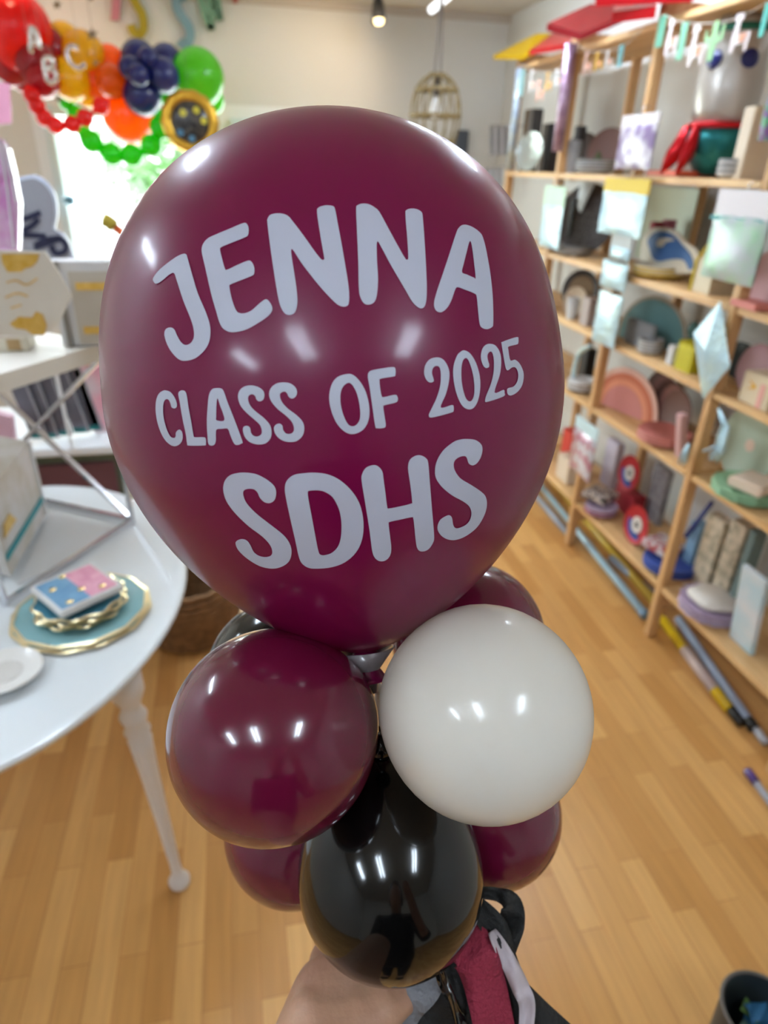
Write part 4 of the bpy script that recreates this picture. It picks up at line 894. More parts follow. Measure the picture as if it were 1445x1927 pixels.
# white plate package standing inside the stand, with teal band
t = thing('plate_package', 'tall white boxed package with teal band inside the display stand', 'box', tuple(onz(40, 1060, TZ)))
pk = [(-60, 800), (72, 832), (84, 960), (88, 985), (18, 1105), (-60, 1125)]
yk = 1.62
a, b = onz(20, 1085, TZ + .02), onz(86, 968, TZ + .02)
P = [(a.x, a.y, TZ + .02), (b.x, b.y, TZ + .02), (b.x - .25, b.y + .16, TZ + .02), (a.x - .25, a.y + .16, TZ + .02)]
mesh('box_body', prism([Vector(q) for q in P], (0, 0, .23)), mat('pack_grey_white', (205, 202, 200), .5, vary=(14, (190, 184, 172), .15)), t, world=True)
d_ = (b - a).normalized(); nrm = Vector((d_.y, -d_.x, 0)) * .002
mesh('teal_band', prism([a + nrm + Vector((0, 0, .045)), b + nrm + Vector((0, 0, .045)), b + nrm + Vector((0, 0, .062)), a + nrm + Vector((0, 0, .062))], nrm), c_('band_teal', (20, 140, 150)), t, world=True)
mesh('gold_print', prism([a.lerp(b, .05) + nrm + Vector((0, 0, .1)), a.lerp(b, .35) + nrm + Vector((0, 0, .1)), a.lerp(b, .25) + nrm + Vector((0, 0, .135)), a.lerp(b, .1) + nrm + Vector((0, 0, .13))], nrm), GF, t, world=True)
mesh('white_edge', bar(b + nrm + Vector((0, 0, 0)), b + nrm + Vector((0, 0, .23)), .01), WHITE, t, world=True)
pp = [onz(95, 968, TZ), onz(210, 995, TZ), onz(135, 1060, TZ), onz(35, 1100, TZ)]
solo('white_card', prism([Vector((q.x, q.y, TZ + .001)) for q in pp], (0, 0, .004)), c_('card_white', (210, 212, 214)), 'flat white card lying on the table inside the stand', 'card', tuple(pp[0]), world=True)

# ------------------------------------------------------------------ grey-green cabinet behind the table and what is on it
CZ = .78; ca = ony(80, 845, 2.25); cz = ca.z
t = thing('sideboard', 'grey green sideboard with white top behind the round table', 'cabinet', (-.95, 2.55, 0))
a = onz(82, 842, CZ); b = onz(230, 890, CZ)
mesh('worktop', box(-.95, 2.6, CZ - .015, 1.0, .5, .03, .004), WHITE, t, world=True)
mesh('cabinet_body', box(-.95, 2.62, (CZ - .03) / 2, .94, .42, CZ - .03), mat('sage_cabinet', (98, 108, 92), .6), t, world=True)
for k in (-1, 0, 1):
    d = mesh('door', box(-.95 + k * .31, 2.405, .38, .28, .02, .64, .004), mat('mauve_door', (110, 70, 80), .6), t, world=True)
    mesh('knob', mul(mul(lathe([(0, 0), (.01, .0), (.012, .012), (0, .018)], 14), RX(90)), TR(-.95 + k * .31 + .1, 2.395, .42)), CHROME, d, world=True)
# silver grey cellophane packs, teal tips
ys = 2.42
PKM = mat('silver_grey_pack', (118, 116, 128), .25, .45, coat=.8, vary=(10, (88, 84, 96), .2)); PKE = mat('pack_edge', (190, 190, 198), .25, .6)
TT = c_('tip_teal', (15, 110, 110))
for i, (x0, y0_, x1, y1_) in enumerate(((8, 705, 60, 825), (32, 700, 82, 828), (60, 692, 108, 828), (86, 684, 142, 825), (112, 676, 168, 822))):
    a, b = ony(x0, y0_, ys + .02 * i), ony(x1, y1_, ys + .02 * i); b.z = max(b.z, CZ + .01); wdt = .055
    t = thing('party_pack', ['first', 'second', 'middle', 'fourth', 'fifth'][i] + ' slanted silver grey film pack from the left below the stand shelf', 'package', (b.x, b.y, CZ), group='slanted silver packs on the sideboard')
    mesh('film_pack', prism([a, a + Vector((wdt, 0, .01)), b + Vector((wdt, 0, 0)), b], (0, .014, 0)), PKM, t, world=True)
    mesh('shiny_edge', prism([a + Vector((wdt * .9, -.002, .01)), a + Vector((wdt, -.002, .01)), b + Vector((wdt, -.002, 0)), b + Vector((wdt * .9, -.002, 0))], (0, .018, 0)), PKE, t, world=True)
    c = b.lerp(a, .07); mesh('teal_tip', prism([c, c + Vector((wdt * .8, 0, 0)), b + Vector((wdt * .8, 0, 0)), b], (0, -.003, 0)), TT, t, world=True)
yp = 2.5; a, b = ony(132, 672, yp), ony(235, 835, yp)
t = thing('pink_print_pack', 'white pack with pink and orange print and teal edge beside the silver packs', 'package', (a.x, yp, b.z))
mesh('pack_body', prism([ony(x, y, yp) for x, y in ((130, 672), (200, 655), (250, 640), (260, 800), (184, 832))], (0, .02, 0)), mat('pink_print', (205, 190, 192), .5, vary=(7, (222, 150, 165), .12)), t, world=True)
mesh('teal_edge', prism([ony(x, y, yp - .002) for x, y in ((182, 824), (260, 785), (260, 800), (184, 834))], (0, .002, 0)), c_('band_teal', (20, 140, 150)), t, world=True)
mesh('orange_patch', prism([ony(x, y, yp - .002) for x, y in ((160, 678), (182, 672), (182, 684), (160, 690))], (0, .002, 0)), c_('patch_orange', (205, 130, 80)), t, world=True)
yp = 2.46
solo('pink_tissue_pack', prism([ony(x, y, yp - .1) for x, y in ((-30, 770), (22, 785), (30, 850), (-30, 850))], (0, .03, 0)), c_('tissue_pink', (205, 165, 180)), 'pale pink tissue pack left of the silver packs', 'package', tuple(ony(0, 850, yp)), world=True)

# ------------------------------------------------------------------ speech bubble sign and pink film, far left
yq = 2.3
bub = smooth_closed([(20, 345), (45, 332), (68, 330), (90, 345), (105, 372), (108, 405), (104, 430), (118, 440), (132, 462), (134, 490), (60, 500), (10, 500), (-20, 420)], 4)
t = thing('bubble_sign', 'grey cloud shaped sign with pale edge and tilted navy letters', 'sign', (ony(60, 500, yq).x, yq, TS - .1))
mesh('edge', pxprism(bub, yq, .012), mat('bubble_edge', (195, 205, 225), .3), t, world=True)
cx_, cy_ = 58, 420
mesh('face', pxprism([(cx_ + (a - cx_) * .9, cy_ + (b - cy_) * .93) for a, b in bub], yq - .003, .003), mat('bubble_face', (140, 140, 148), .45), t, world=True)
NV = mat('navy_vinyl', (22, 26, 58), .4)
for s, nm in (([[(18, 398), (32, 397), (42, 386)]], 'hook_letter'), ([[(30, 416), (52, 410), (76, 400)], [(36, 438), (60, 425), (72, 412)], [(42, 442), (64, 443), (86, 445)], [(66, 462), (86, 452), (112, 448)]], 'zigzag_letter'), ([[(64, 466), (88, 458), (112, 450), (124, 462), (120, 474), (104, 476), (96, 462)]], 'bowl_letter')):
    gg = G()
    for q in s: gg.add(stroke_px(q, 11, yq - .006, .003))
    mesh(nm, gg.vf, NV, t, world=True)
mesh('stake', tube([ony(60, 490, yq + .008), Vector((ony(60, 490, yq).x, yq + .008, CZ))], .006, 8), WHITE, t, world=True)
yr = 1.74
_q = EYE + Vector((-.62, yr, TS - EYE.z)); _v = _q - EYE; pyb = 963.5 + FPX * _v.dot(DOWN) / _v.dot(FWD)
PKF = mat('magenta_film', (205, 130, 200), .2, .2, coat=1, bump=(40, .7), vary=(20, (225, 200, 228), .2))
t = thing('film_gift_bag', 'magenta and clear film bag standing at the left edge', 'bag', (ony(15, 470, yr).x, yr, TS))
mesh('film_bag', pxprism([(-30, 255), (2, 262), (14, 280), (26, 330), (36, 385), (30, pyb), (-30, pyb)], yr, .03), PKF, t, world=True)
for k, s in enumerate(([(0, 268), (8, 320), (16, 382), (26, 466)], [(8, 272), (20, 330), (30, 380)])): mesh('film_fold', stroke_px(s, 3, yr - .004, .003), mat('film_white', (225, 228, 235), .2, coat=1), t, world=True)
solo('pink_paper', pxprism([(-30, 150), (18, 158), (21, 232), (-30, 236)], 2.8, .01), c_('paper_pink', (205, 140, 165)), 'pink paper hanging at the far left edge', 'paper', tuple(ony(0, 150, 2.8)), world=True)
for px, z in ((934, 0), (940, 1)):
    pass
# wire racks with hanging items far right of the back wall
for (px0, py0, px1, py1, lab) in ((926, 232, 958, 292, 'white wire rack of small bags beyond the shelving'), (918, 310, 944, 350, 'lower wire rack of small bags beyond the shelving')):
    t = thing('wire_rack', lab, 'rack', tuple(ony(px0, py1, 4.7)))
    for k in range(6):
        x = px0 + (px1 - px0) * k / 5; mesh('bag', pxprism([(x - 2.5, py0 + 6), (x + 2.5, py0 + 6), (x + 2.5, py1), (x - 2.5, py1)], 4.7, .03), c_('rack_white' if k % 2 else 'rack_grey', (200, 200, 205) if k % 2 else (140, 140, 145)), t, world=True)
    q_ = ony(px1, py0 + 4, 4.72); mesh('wall_arm', box((q_.x + XW) / 2, 4.72, q_.z, XW - q_.x, .012, .012), CHROME, t, world=True)
    mesh('rail', bar(ony(px0 - 4, py0 + 4, 4.69), ony(px1 + 4, py0 + 4, 4.69), .008), CHROME, t, world=True)

# ================================================================== THE BOUQUET
MAR = latex('latex_maroon_small', (98, 14, 46), (150, 20, 70), .17, .12, .5)
BIG = latex('latex_maroon_pearl', (112, 2, 61), (195, 10, 108), .36, .2, .18)
BLK = latex('latex_black', (6, 6, 6), (30, 20, 15), .12, .03, .3)
WHT = latex('latex_white', (232, 228, 218), (240, 228, 210), .22, .25, .3)
bq = thing('balloon_bouquet', 'hand-held balloon bouquet, big maroon lettered balloon over small maroon, white and black ones', 'balloon bouquet', tuple(dep(700, 1240, .43)))
# big balloon: blunt crown, widest near the middle, drawn in to the neck
tp, bt = dep(589.2, 284, .4338), dep(686.4, 1227.6, .4261)
axd = (bt - tp).normalized(); Ltot = (bt - tp).length
def pear(u): return .1431 * (max(0, 1 - abs((u - .494) / .494) ** 2.556) ** .5 if u < .494 else max(0, 1 - abs((u - .494) / .506) ** 1.935) ** .6835)
us = [.5 - .5 * math.cos(math.pi * k / 72) for k in range(73)]
pv, pf = lathe([(pear(u) if 0 < u < 1 else 0, u * Ltot) for u in us], 96)
Mb = Matrix.Translation(tp) @ axd.to_track_quat('Z', 'Y').to_matrix().to_4x4()
wv_ = [Mb @ Vector(p) for p in pv]
big = mesh('lettered_balloon', ([tuple(p) for p in wv_], pf), BIG, bq, smooth=True, world=True)
big['label'] = 'large pearly maroon balloon printed with white lettering'
bvh = BVHTree.FromPolygons(wv_, [f for f in pf], epsilon=0)
axc = tp.lerp(bt, .45)
VINYL = mat('white_vinyl', (172, 173, 187), .6)
def in_poly(x, y, P):
    c = False; n = len(P)
    for i in range(n):
        x1, y1 = P[i]; x2, y2 = P[i - 1]
        if (y1 > y) != (y2 > y) and x < (x2 - x1) * (y - y1) / (y2 - y1) + x1: c = not c
    return c
def letter(name, outer, holes, ox, oy, sc, parent):
    rings = [smooth_closed([(ox + a / sc, oy + b / sc) for a, b in r], 4) for r in [outer] + holes]
    pts = []; edges = []
    for r in rings:
        n0 = len(pts); pts += [Vector(p) for p in r]; edges += [(n0 + i, n0 + (i + 1) % len(r)) for i in range(len(r))]
    xs = [p[0] for p in rings[0]]; ys = [p[1] for p in rings[0]]
    x = min(xs) + 3
    while x < max(xs):
        y = min(ys) + 3
        while y < max(ys):
            if in_poly(x, y, rings[0]) and not any(in_poly(x, y, h) for h in rings[1:]):
                if min((x - p[0]) ** 2 + (y - p[1]) ** 2 for r in rings for p in r) > 5: pts.append(Vector((x, y)))
            y += 7
        x += 7
    V, E, F, *_ = delaunay_2d_cdt(pts, edges, [], 0, 1e-4)
    faces = []
    for f in F:
        c = sum((V[i] for i in f), Vector((0, 0))) / len(f)
        if in_poly(c.x, c.y, rings[0]) and not any(in_poly(c.x, c.y, h) for h in rings[1:]): faces.append(tuple(f))
    v3 = []
    for p in V:
        d = ray(p.x, p.y).normalized(); loc, nor, i, ds = bvh.ray_cast(EYE, d)
        if loc is None: loc = EYE + d * .3; nor = -d
        if nor.dot(d) > 0: nor = -nor
        v3.append(loc + nor * .0004)
    used = sorted({i for f in faces for i in f}); mp = {o: k for k, o in enumerate(used)}
    o = mesh(name, ([tuple(v3[i]) for i in used], [tuple(mp[i] for i in f) for f in faces]), VINYL, parent, smooth=True, world=True)
    return o
J = [(315,447),(335,452),(345,475),(380,600),(425,750),(480,880),(515,980),(524,1060),(510,1140),(470,1205),(400,1260),(320,1277),(265,1255),(210,1190),(178,1120),(167,1065),(180,1030),(215,1018),(245,1035),(265,1080),(295,1130),(330,1154),(370,1140),(395,1095),(393,1030),(370,950),(310,800),(262,650),(240,596),(200,612),(150,655),(105,679),(82,660),(83,630),(130,570),(210,505),(270,465)]
E_ = [(780,209),(808,220),(820,255),(815,300),(790,320),(680,365),(610,395),(598,415),(610,470),(635,560),(655,570),(730,535),(810,502),(840,508),(862,550),(862,600),(840,620),(740,660),(680,685),(671,705),(690,800),(720,880),(745,905),(785,909),(840,888),(900,835),(945,802),(970,808),(998,850),(1000,890),(970,930),(900,980),(800,1035),(700,1056),(640,1040),(600,995),(570,900),(530,760),(480,540),(456,430),(465,375),(500,330),(560,300),(680,250)]
N1 = [(965,180),(985,148),(1030,135),(1080,137),(1125,155),(1160,195),(1240,300),(1340,440),(1385,492),(1402,490),(1403,470),(1375,310),(1349,130),(1360,90),(1400,75),(1432,72),(1475,80),(1490,110),(1507,200),(1547,420),(1587,660),(1597,760),(1594,830),(1577,853),(1537,855),(1482,820),(1362,690),(1240,535),(1175,435),(1155,412),(1148,430),(1160,520),(1185,680),(1197,800),(1190,870),(1170,910),(1130,922),(1095,905),(1065,850),(1045,770),(1020,620),(985,380),(965,210)]
N2 = [(289,100),(300,72),(340,58),(390,65),(435,90),(470,125),(530,235),(620,400),(668,482),(685,492),(692,470),(685,340),(670,140),(680,108),(715,97),(760,103),(795,125),(805,170),(820,380),(833,620),(835,760),(825,840),(800,870),(765,860),(720,815),(660,710),(560,540),(480,390),(456,352),(448,380),(450,500),(458,640),(450,760),(430,820),(390,841),(350,832),(320,780),(309,700),(305,500),(295,270)]
A1 = [(1120,222),(1180,235),(1240,275),(1270,320),(1300,440),(1330,620),(1347,800),(1350,980),(1340,1015),(1300,1032),(1260,1018),(1243,980),(1230,860),(1222,780),(1205,755),(1130,725),(1075,706),(1055,725),(1025,810),(990,870),(945,901),(905,885),(891,835),(910,750),(960,600),(1010,450),(1055,310),(1080,250)]
A1h = [(1172,349),(1183,380),(1197,480),(1213,630),(1200,632),(1150,610),(1108,590),(1120,530),(1145,430),(1160,370)]
C1 = [(160,167),(205,185),(245,240),(260,290),(255,320),(235,330),(212,318),(200,280),(185,252),(165,246),(145,265),(135,320),(140,410),(165,510),(200,580),(230,596),(248,585),(252,545),(280,521),(305,540),(313,590),(300,635),(265,665),(220,668),(165,630),(120,560),(85,460),(68,350),(72,260),(95,200),(130,172)]
L1 = [(310,167),(335,177),(350,215),(365,320),(390,450),(410,570),(425,590),(505,590),(522,610),(522,650),(510,664),(370,665),(352,645),(340,560),(310,420),(285,270),(273,200),(285,175)]
A2 = [(610,147),(660,150),(685,180),(720,280),(780,430),(850,620),(845,645),(805,661),(775,645),(745,580),(720,515),(670,514),(620,520),(612,560),(612,620),(600,655),(572,666),(545,650),(537,590),(530,450),(538,310),(550,210),(575,160)]
A2h = [(627,240),(645,290),(690,432),(620,437),(615,400),(618,290)]
S1 = [(930,122),(990,135),(1035,165),(1050,205),(1040,250),(1005,266),(978,250),(968,220),(945,203),(915,210),(902,240),(920,300),(970,355),(1050,420),(1100,480),(1115,540),(1105,600),(1060,645),(990,655),(920,635),(875,590),(856,530),(865,495),(895,488),(920,505),(930,550),(955,578),(990,583),(1020,565),(1027,530),(1010,480),(960,430),(890,370),(835,305),(812,230),(825,170),(870,132)]
S2 = [(1225,95),(1285,105),(1330,140),(1345,185),(1330,225),(1298,241),(1270,225),(1255,195),(1235,178),(1205,185),(1190,210),(1205,265),(1255,325),(1340,390),(1395,450),(1410,510),(1395,575),(1345,622),(1275,633),(1205,615),(1155,570),(1136,515),(1150,480),(1185,467),(1212,485),(1220,525),(1245,555),(1280,560),(1308,545),(1318,510),(1300,455),(1250,400),(1170,335),(1115,270),(1093,205),(1110,145),(1160,105)]
O1 = [(195,303),(240,315),(290,370),(325,445),(343,540),(335,620),(300,680),(240,709),(185,700),(130,650),(90,570),(70,470),(85,380),(125,325)]
O1h = [(195,364),(225,375),(255,430),(275,510),(280,590),(265,635),(235,657),(200,645),(170,590),(150,520),(146,450),(160,395)]
F1 = [(500,256),(518,268),(518,310),(505,320),(420,335),(411,350),(415,400),(425,450),(440,460),(515,444),(533,460),(533,485),(515,498),(445,515),(437,530),(445,590),(453,650),(440,668),(395,671),(382,655),(365,540),(345,400),(332,320),(340,290),(365,277),(430,265)]
T1 = [(795,191),(835,200),(865,235),(884,290),(880,360),(860,440),(825,530),(900,514),(912,525),(912,550),(895,565),(765,598),(745,580),(755,555),(795,470),(820,390),(826,320),(820,265),(800,248),(775,260),(766,295),(775,330),(778,352),(755,361),(730,345),(713,300),(720,245),(750,205)]
Z1 = [(985,143),(1025,165),(1065,230),(1090,320),(1092,410),(1075,490),(1045,535),(1005,541),(965,510),(930,430),(911,330),(912,250),(935,180),(960,153)]
Z1h = [(995,195),(1015,215),(1040,290),(1053,380),(1050,450),(1030,487),(1005,480),(985,440),(968,360),(965,270),(975,215)]
T2 = [(1155,99),(1195,110),(1225,155),(1235,220),(1225,310),(1190,428),(1250,411),(1257,430),(1250,455),(1140,492),(1126,480),(1135,445),(1165,370),(1183,290),(1185,210),(1175,160),(1158,152),(1142,175),(1145,210),(1154,240),(1150,257),(1130,262),(1110,240),(1097,190),(1105,140),(1125,110)]
V5 = [(1340,53),(1352,70),(1350,95),(1340,103),(1285,118),(1284,140),(1297,210),(1330,207),(1365,240),(1387,300),(1380,370),(1350,420),(1305,448),(1280,440),(1275,410),(1285,398),(1320,387),(1345,350),(1350,300),(1335,262),(1310,258),(1280,278),(1265,260),(1250,180),(1238,100),(1245,85)]
S3 = [(310,380),(400,395),(490,440),(560,500),(578,560),(565,625),(520,655),(470,645),(430,605),(410,560),(375,530),(320,527),(285,545),(283,590),(315,660),(400,750),(520,845),(640,940),(700,1020),(718,1100),(695,1180),(630,1230),(540,1248),(430,1225),(320,1160),(240,1085),(212,1025),(225,995),(270,980),(315,995),(345,1035),(375,1095),(420,1130),(480,1143),(530,1130),(543,1090),(520,1030),(450,955),(330,865),(210,750),(130,640),(101,540),(112,460),(160,405),(235,383)]
D1 = [(930,380),(1040,395),(1150,445),(1260,545),(1335,670),(1367,830),(1355,980),(1300,1100),(1200,1190),(1080,1235),(950,1248),(870,1240),(810,1200),(780,1130),(750,990),(700,770),(665,600),(657,510),(680,445),(740,400),(830,385)]
D1h = [(960,540),(1020,555),(1090,605),(1145,710),(1167,830),(1163,960),(1135,1050),(1080,1105),(1020,1125),(980,1122),(960,1090),(935,970),(900,780),(870,620),(865,555),(890,542)]
H1 = [(300,312),(345,325),(380,370),(390,430),(408,560),(425,690),(445,703),(550,683),(640,660),(650,640),(635,500),(613,340),(630,265),(680,228),(730,225),(780,255),(797,310),(812,500),(830,720),(848,940),(840,1010),(795,1075),(735,1093),(700,1070),(684,1010),(670,870),(660,795),(645,783),(540,805),(450,825),(438,845),(450,950),(462,1070),(445,1140),(400,1178),(350,1178),(310,1145),(288,1080),(265,900),(230,680),(195,460),(200,390),(235,335)]
S4 = [(1150,76),(1220,85),(1270,120),(1285,170),(1270,240),(1235,295),(1195,314),(1160,295),(1145,250),(1125,231),(1080,238),(1040,265),(1024,310),(1040,370),(1090,435),(1180,490),(1270,550),(1315,600),(1325,680),(1300,770),(1240,870),(1150,945),(1060,985),(990,988),(925,960),(885,910),(880,860),(905,805),(960,770),(990,766),(1010,790),(1020,850),(1040,880),(1080,878),(1140,848),(1175,800),(1185,740),(1165,685),(1110,640),(1010,585),(920,510),(865,430),(857,350),(875,270),(930,180),(1020,105),(1090,80)]
for outer, holes, ox, oy, sc in ((J, [], 270, 370, 4.129), (E_, [], 270, 370, 4.129), (N1, [], 270, 370, 4.129), (N2, [], 600, 370, 4.129), (A1, [A1h], 600, 370, 4.129),
        (C1, [], 280, 700, 4.817), (L1, [], 280, 700, 4.817), (A2, [A2h], 280, 700, 4.817), (S1, [], 280, 700, 4.817), (S2, [], 280, 700, 4.817),
        (O1, [O1h], 600, 620, 3.6125), (F1, [], 600, 620, 3.6125), (T1, [], 600, 620, 3.6125), (Z1, [Z1h], 600, 620, 3.6125), (T2, [], 600, 620, 3.6125), (V5, [], 600, 620, 3.6125),
        (S3, [], 400, 810, 4.817), (D1, [D1h], 400, 810, 4.817), (H1, [], 640, 810, 4.817), (S4, [], 640, 810, 4.817)):
    letter('printed_letter', outer, holes, ox, oy, sc, big)
nd = (bt - tp).normalized()
mesh('balloon_neck', mul(lathe([(.004, 0), (.008, .004), (.011, .01), (.008, .014), (.012, .02), (.014, .022), (.005, .024)], 20), Matrix.Translation(bt - nd * .004) @ nd.to_track_quat('Z', 'Y').to_matrix().to_4x4()), BIG, big, smooth=True, world=True)
# small balloons: centre pixel, pixel radius, real radius, point the neck heads for
def small(px, py, dp, R, M, label, knot, k=1.0, hk=1.0):
    c = dep(px, py, dp)
    ax = (Vector(knot) - c).normalized(); v, f = [], []
    prof = []
    for i in range(33):
        a = math.pi * i / 32; z = -math.cos(a); r = math.sin(a)
        zz = z * R * k
        if z > 0: zz *= hk * (1 + .12 * z ** 3); r *= (1 - .07 * z * z)
        prof.append((r * R, zz))
    L = prof[-1][1]; prof = prof[:-1] + [(R * .07, L - R * .004), (R * .05, L + R * .05), (R * .1, L + R * .12), (0, L + R * .12)]
    o = mesh('balloon', mul(lathe(prof, 56), Matrix.Translation(c) @ ax.to_track_quat('Z', 'Y').to_matrix().to_4x4()), M, bq, smooth=True, world=True)
    o['label'] = label; return c
K1 = dep(715, 1300, .455); K2 = dep(725, 1470, .475)
Q = .94
small(516.3, 1380, .4172 * Q, .066 * Q, MAR, 'small maroon balloon, upper left front of the bouquet', K1)
small(910, 1336.5, .4111 * Q, .066 * Q, WHT, 'small white balloon, upper right front of the bouquet', K1)
small(535, 1269.3, .545, .0634, BLK, 'small black balloon behind the upper left maroon one', K1)
small(879.3, 1200.2, .545, .0634, MAR, 'small maroon balloon behind the white one', K1)
small(735.3, 1648, .445, .0625, BLK, 'small black balloon, lower front centre of the bouquet', dep(718, 1425, .455), 1.0, 1.3)
small(558.5, 1560, .545, .0591, MAR, 'small maroon balloon, lower left behind the black one', K2)
small(918.6, 1528, .545, .0594, MAR, 'small maroon balloon, lower right behind the white one', K2)
STK = mat('white_stick', (215, 212, 208), .4, trans=.0)
e = dep(752, 2150, .52)
mesh('stick', tube([bt + nd * .015, K1, K2, dep(745, 1800, .495), e], .004, 12), STK, bq, smooth=True, world=True)
mesh('balloon_cup', mul(lathe([(.004, 0), (.006, -.012), (.018, -.022), (.02, -.022), (.008, -.008), (.006, .006)], 24), Matrix.Translation(bt + nd * .02) @ nd.to_track_quat('Z', 'Y').to_matrix().to_4x4()), mat('cup_plastic', (120, 112, 114), .3, coat=.5), bq, smooth=True, world=True)
mesh('knot', mul(lathe([(0, -.008), (.007, -.006), (.009, 0), (.006, .007), (0, .009)], 16), Matrix.Translation(dep(716, 1405, .415))), BLK, bq, smooth=True, world=True)
# streamers
BLK.node_tree.nodes['Principled BSDF'].inputs['Specular IOR Level'].default_value = .35
_b = BIG.node_tree.nodes['Principled BSDF']; _b.inputs['Specular IOR Level'].default_value = .3; _b.inputs['Coat Weight'].default_value = .4; _b.inputs['Coat Roughness'].default_value = .13
def ribbon(pts, wpx, M, label, twist=None, name='streamer'):
    P = smooth_open([dep(*p) for p in pts], 7); n = len(P); V = []; ws = wpx if isinstance(wpx, list) else [wpx] * len(pts)
    for i, p in enumerate(P):
        t_ = (P[min(i + 1, n - 1)] - P[max(i - 1, 0)]).normalized(); vw = (p - EYE).normalized(); s = t_.cross(vw).normalized()
        u = i / (n - 1) * (len(ws) - 1); w0 = ws[int(u)]; w1 = ws[min(int(u) + 1, len(ws) - 1)]; wd = (w0 + (w1 - w0) * (u - int(u))) * (p - EYE).length / FPX * .94
        tw = (twist or 0) * math.sin(3 * i / n * math.pi); s = (s * math.cos(tw) + vw * math.sin(tw))
        for k in range(5):
            q = (k / 4 - .5); V.append(p + s * q * wd + vw * (.004 * math.sin(q * 5 + i * .4) + .002 * math.cos(i * .9)))
    F = [(i * 5 + k, i * 5 + k + 1, i * 5 + k + 6, i * 5 + k + 5) for i in range(n - 1) for k in range(4)]
    o = mesh(name, ([tuple(v) for v in V], F), M, bq, smooth=True, world=True); o['label'] = label
    md = o.modifiers.new('thickness', 'SOLIDIFY'); md.thickness = .0004
    return o
CR = mat('crepe_maroon', (140, 34, 58), .8, bump=(300, .4)); CK = mat('tissue_black', (26, 26, 26), .75, bump=(200, .3)); CG = mat('crepe_grey', (120, 120, 124), .75, bump=(250, .4)); CL = mat('tissue_pale', (188, 176, 180), .7); SB = mat('satin_black', (14, 14, 15), .2, coat=.8)
ribbon([(800, 1790, .475), (790, 1840, .465), (755, 1890, .462), (715, 1980, .46)], [70, 78, 70, 62], CG, 'grey crepe streamer', .2)
ribbon([(810, 1800, .48), (770, 1850, .478), (715, 1900, .478), (690, 1990, .48)], [60, 90, 90, 100], CK, 'black streamer left of the grey one', .2)
ribbon([(830, 1790, .47), (826, 1850, .468), (815, 1910, .47), (800, 1990, .47)], [60, 90, 100, 110], CK, 'black streamer right of the grey one', .2)
ribbon([(815, 1800, .455), (835, 1850, .452), (862, 1910, .452), (885, 1990, .455)], [16, 18, 18, 18], SB, 'shiny black curling ribbon', .5, 'curling_ribbon')
ribbon([(850, 1770, .475), (885, 1785, .462), (912, 1850, .458), (940, 1985, .46)], [50, 78, 68, 62], CR, 'maroon crepe streamer', .15)
ribbon([(860, 1790, .485), (885, 1860, .482), (900, 1990, .48)], [60, 70, 60], mat('crepe_maroon_dark', (95, 22, 44), .8), 'darker maroon streamer under the first', .2)
ribbon([(850, 1800, .472), (870, 1860, .468), (890, 1990, .468)], [40, 56, 50], CK, 'black streamer between the maroon ones', .2)
ribbon([(880, 1690, .475), (930, 1745, .468), (945, 1800, .466), (965, 1880, .466), (985, 1990, .468)], [26, 44, 46, 50, 50], CK, 'long black streamer right of the maroon one', .1)
ribbon([(925, 1752, .464), (952, 1800, .46), (980, 1860, .458), (992, 1900, .458), (985, 1990, .46)], [14, 26, 30, 24, 22], CL, 'pale streamer over the black one', .25)
ribbon([(890, 1680, .478), (935, 1683, .475), (962, 1700, .473), (962, 1740, .473), (945, 1800, .476), (960, 1850, .478), (1010, 1910, .48), (1080, 1985, .482)], [14, 20, 36, 42, 40, 40, 48, 60], CK, 'black looped streamer furthest right', .1)

# ------------------------------------------------------------------ the hand that holds the stick
SKIN = mat('skin', (182, 142, 114), .5, sss=.2, bump=(160, .1), vary=(14, (170, 120, 98), .25))
def limb(p, q, rp, rq, seg=20):
    """tapered limb segment with rounded ends; a radius may be (across, front-back)"""
    d = (q - p); L = max(d.length, 1e-6); z = d / L; x = Vector((1, 0, 0)); x = x - z * x.dot(z)
    if x.length < .2: x = Vector((0, 1, 0)) - z * z.y
    x.normalize(); y = z.cross(x)
    t2 = lambda r: r if isinstance(r, tuple) else (r, r)
    (a0, b0), (a1, b1) = t2(rp), t2(rq); m0, m1 = min(a0, b0), min(a1, b1); R = []
    for k in range(0, 6): t_ = math.pi / 2 * k / 5; R.append((p - z * m0 * math.cos(t_), a0 * math.sin(t_), b0 * math.sin(t_)))
    for k in range(5, -1, -1): t_ = math.pi / 2 * k / 5; R.append((q + z * m1 * math.cos(t_), a1 * math.sin(t_), b1 * math.sin(t_)))
    v = []; f = []
    for c, ra, rb in R:
        for k in range(seg): an = 2 * math.pi * k / seg; v.append(tuple(c + x * max(ra, 1e-5) * math.cos(an) + y * max(rb, 1e-5) * math.sin(an)))
    for i in range(len(R) - 1):
        for k in range(seg): f.append((i * seg + k, i * seg + (k + 1) % seg, (i + 1) * seg + (k + 1) % seg, (i + 1) * seg + k))
    f.append(tuple(range(seg - 1, -1, -1))); f.append(tuple(range((len(R) - 1) * seg, len(R) * seg)))
    return v, f
def skin_body(name, pts, edges, root, M, label, vox=.0028):
    P = [p[0] if isinstance(p[0], Vector) else dep(*p[0]) for p in pts]; o0 = P[root]; gg = G()
    for i, j in edges: gg.add(limb(P[i] - o0, P[j] - o0, pts[i][1], pts[j][1]))
    me = D.meshes.new(name); me.from_pydata(gg.v, [], gg.f); me.materials.append(M)
    o = D.objects.new(name, me); COL.objects.link(o); o.location = o0
    rm = o.modifiers.new('merge', 'REMESH'); rm.mode = 'VOXEL'; rm.voxel_size = vox; rm.use_smooth_shade = True
    cs = o.modifiers.new('soften', 'SMOOTH'); cs.factor = .5; cs.iterations = 10
    return tag(o, label, 'hand')
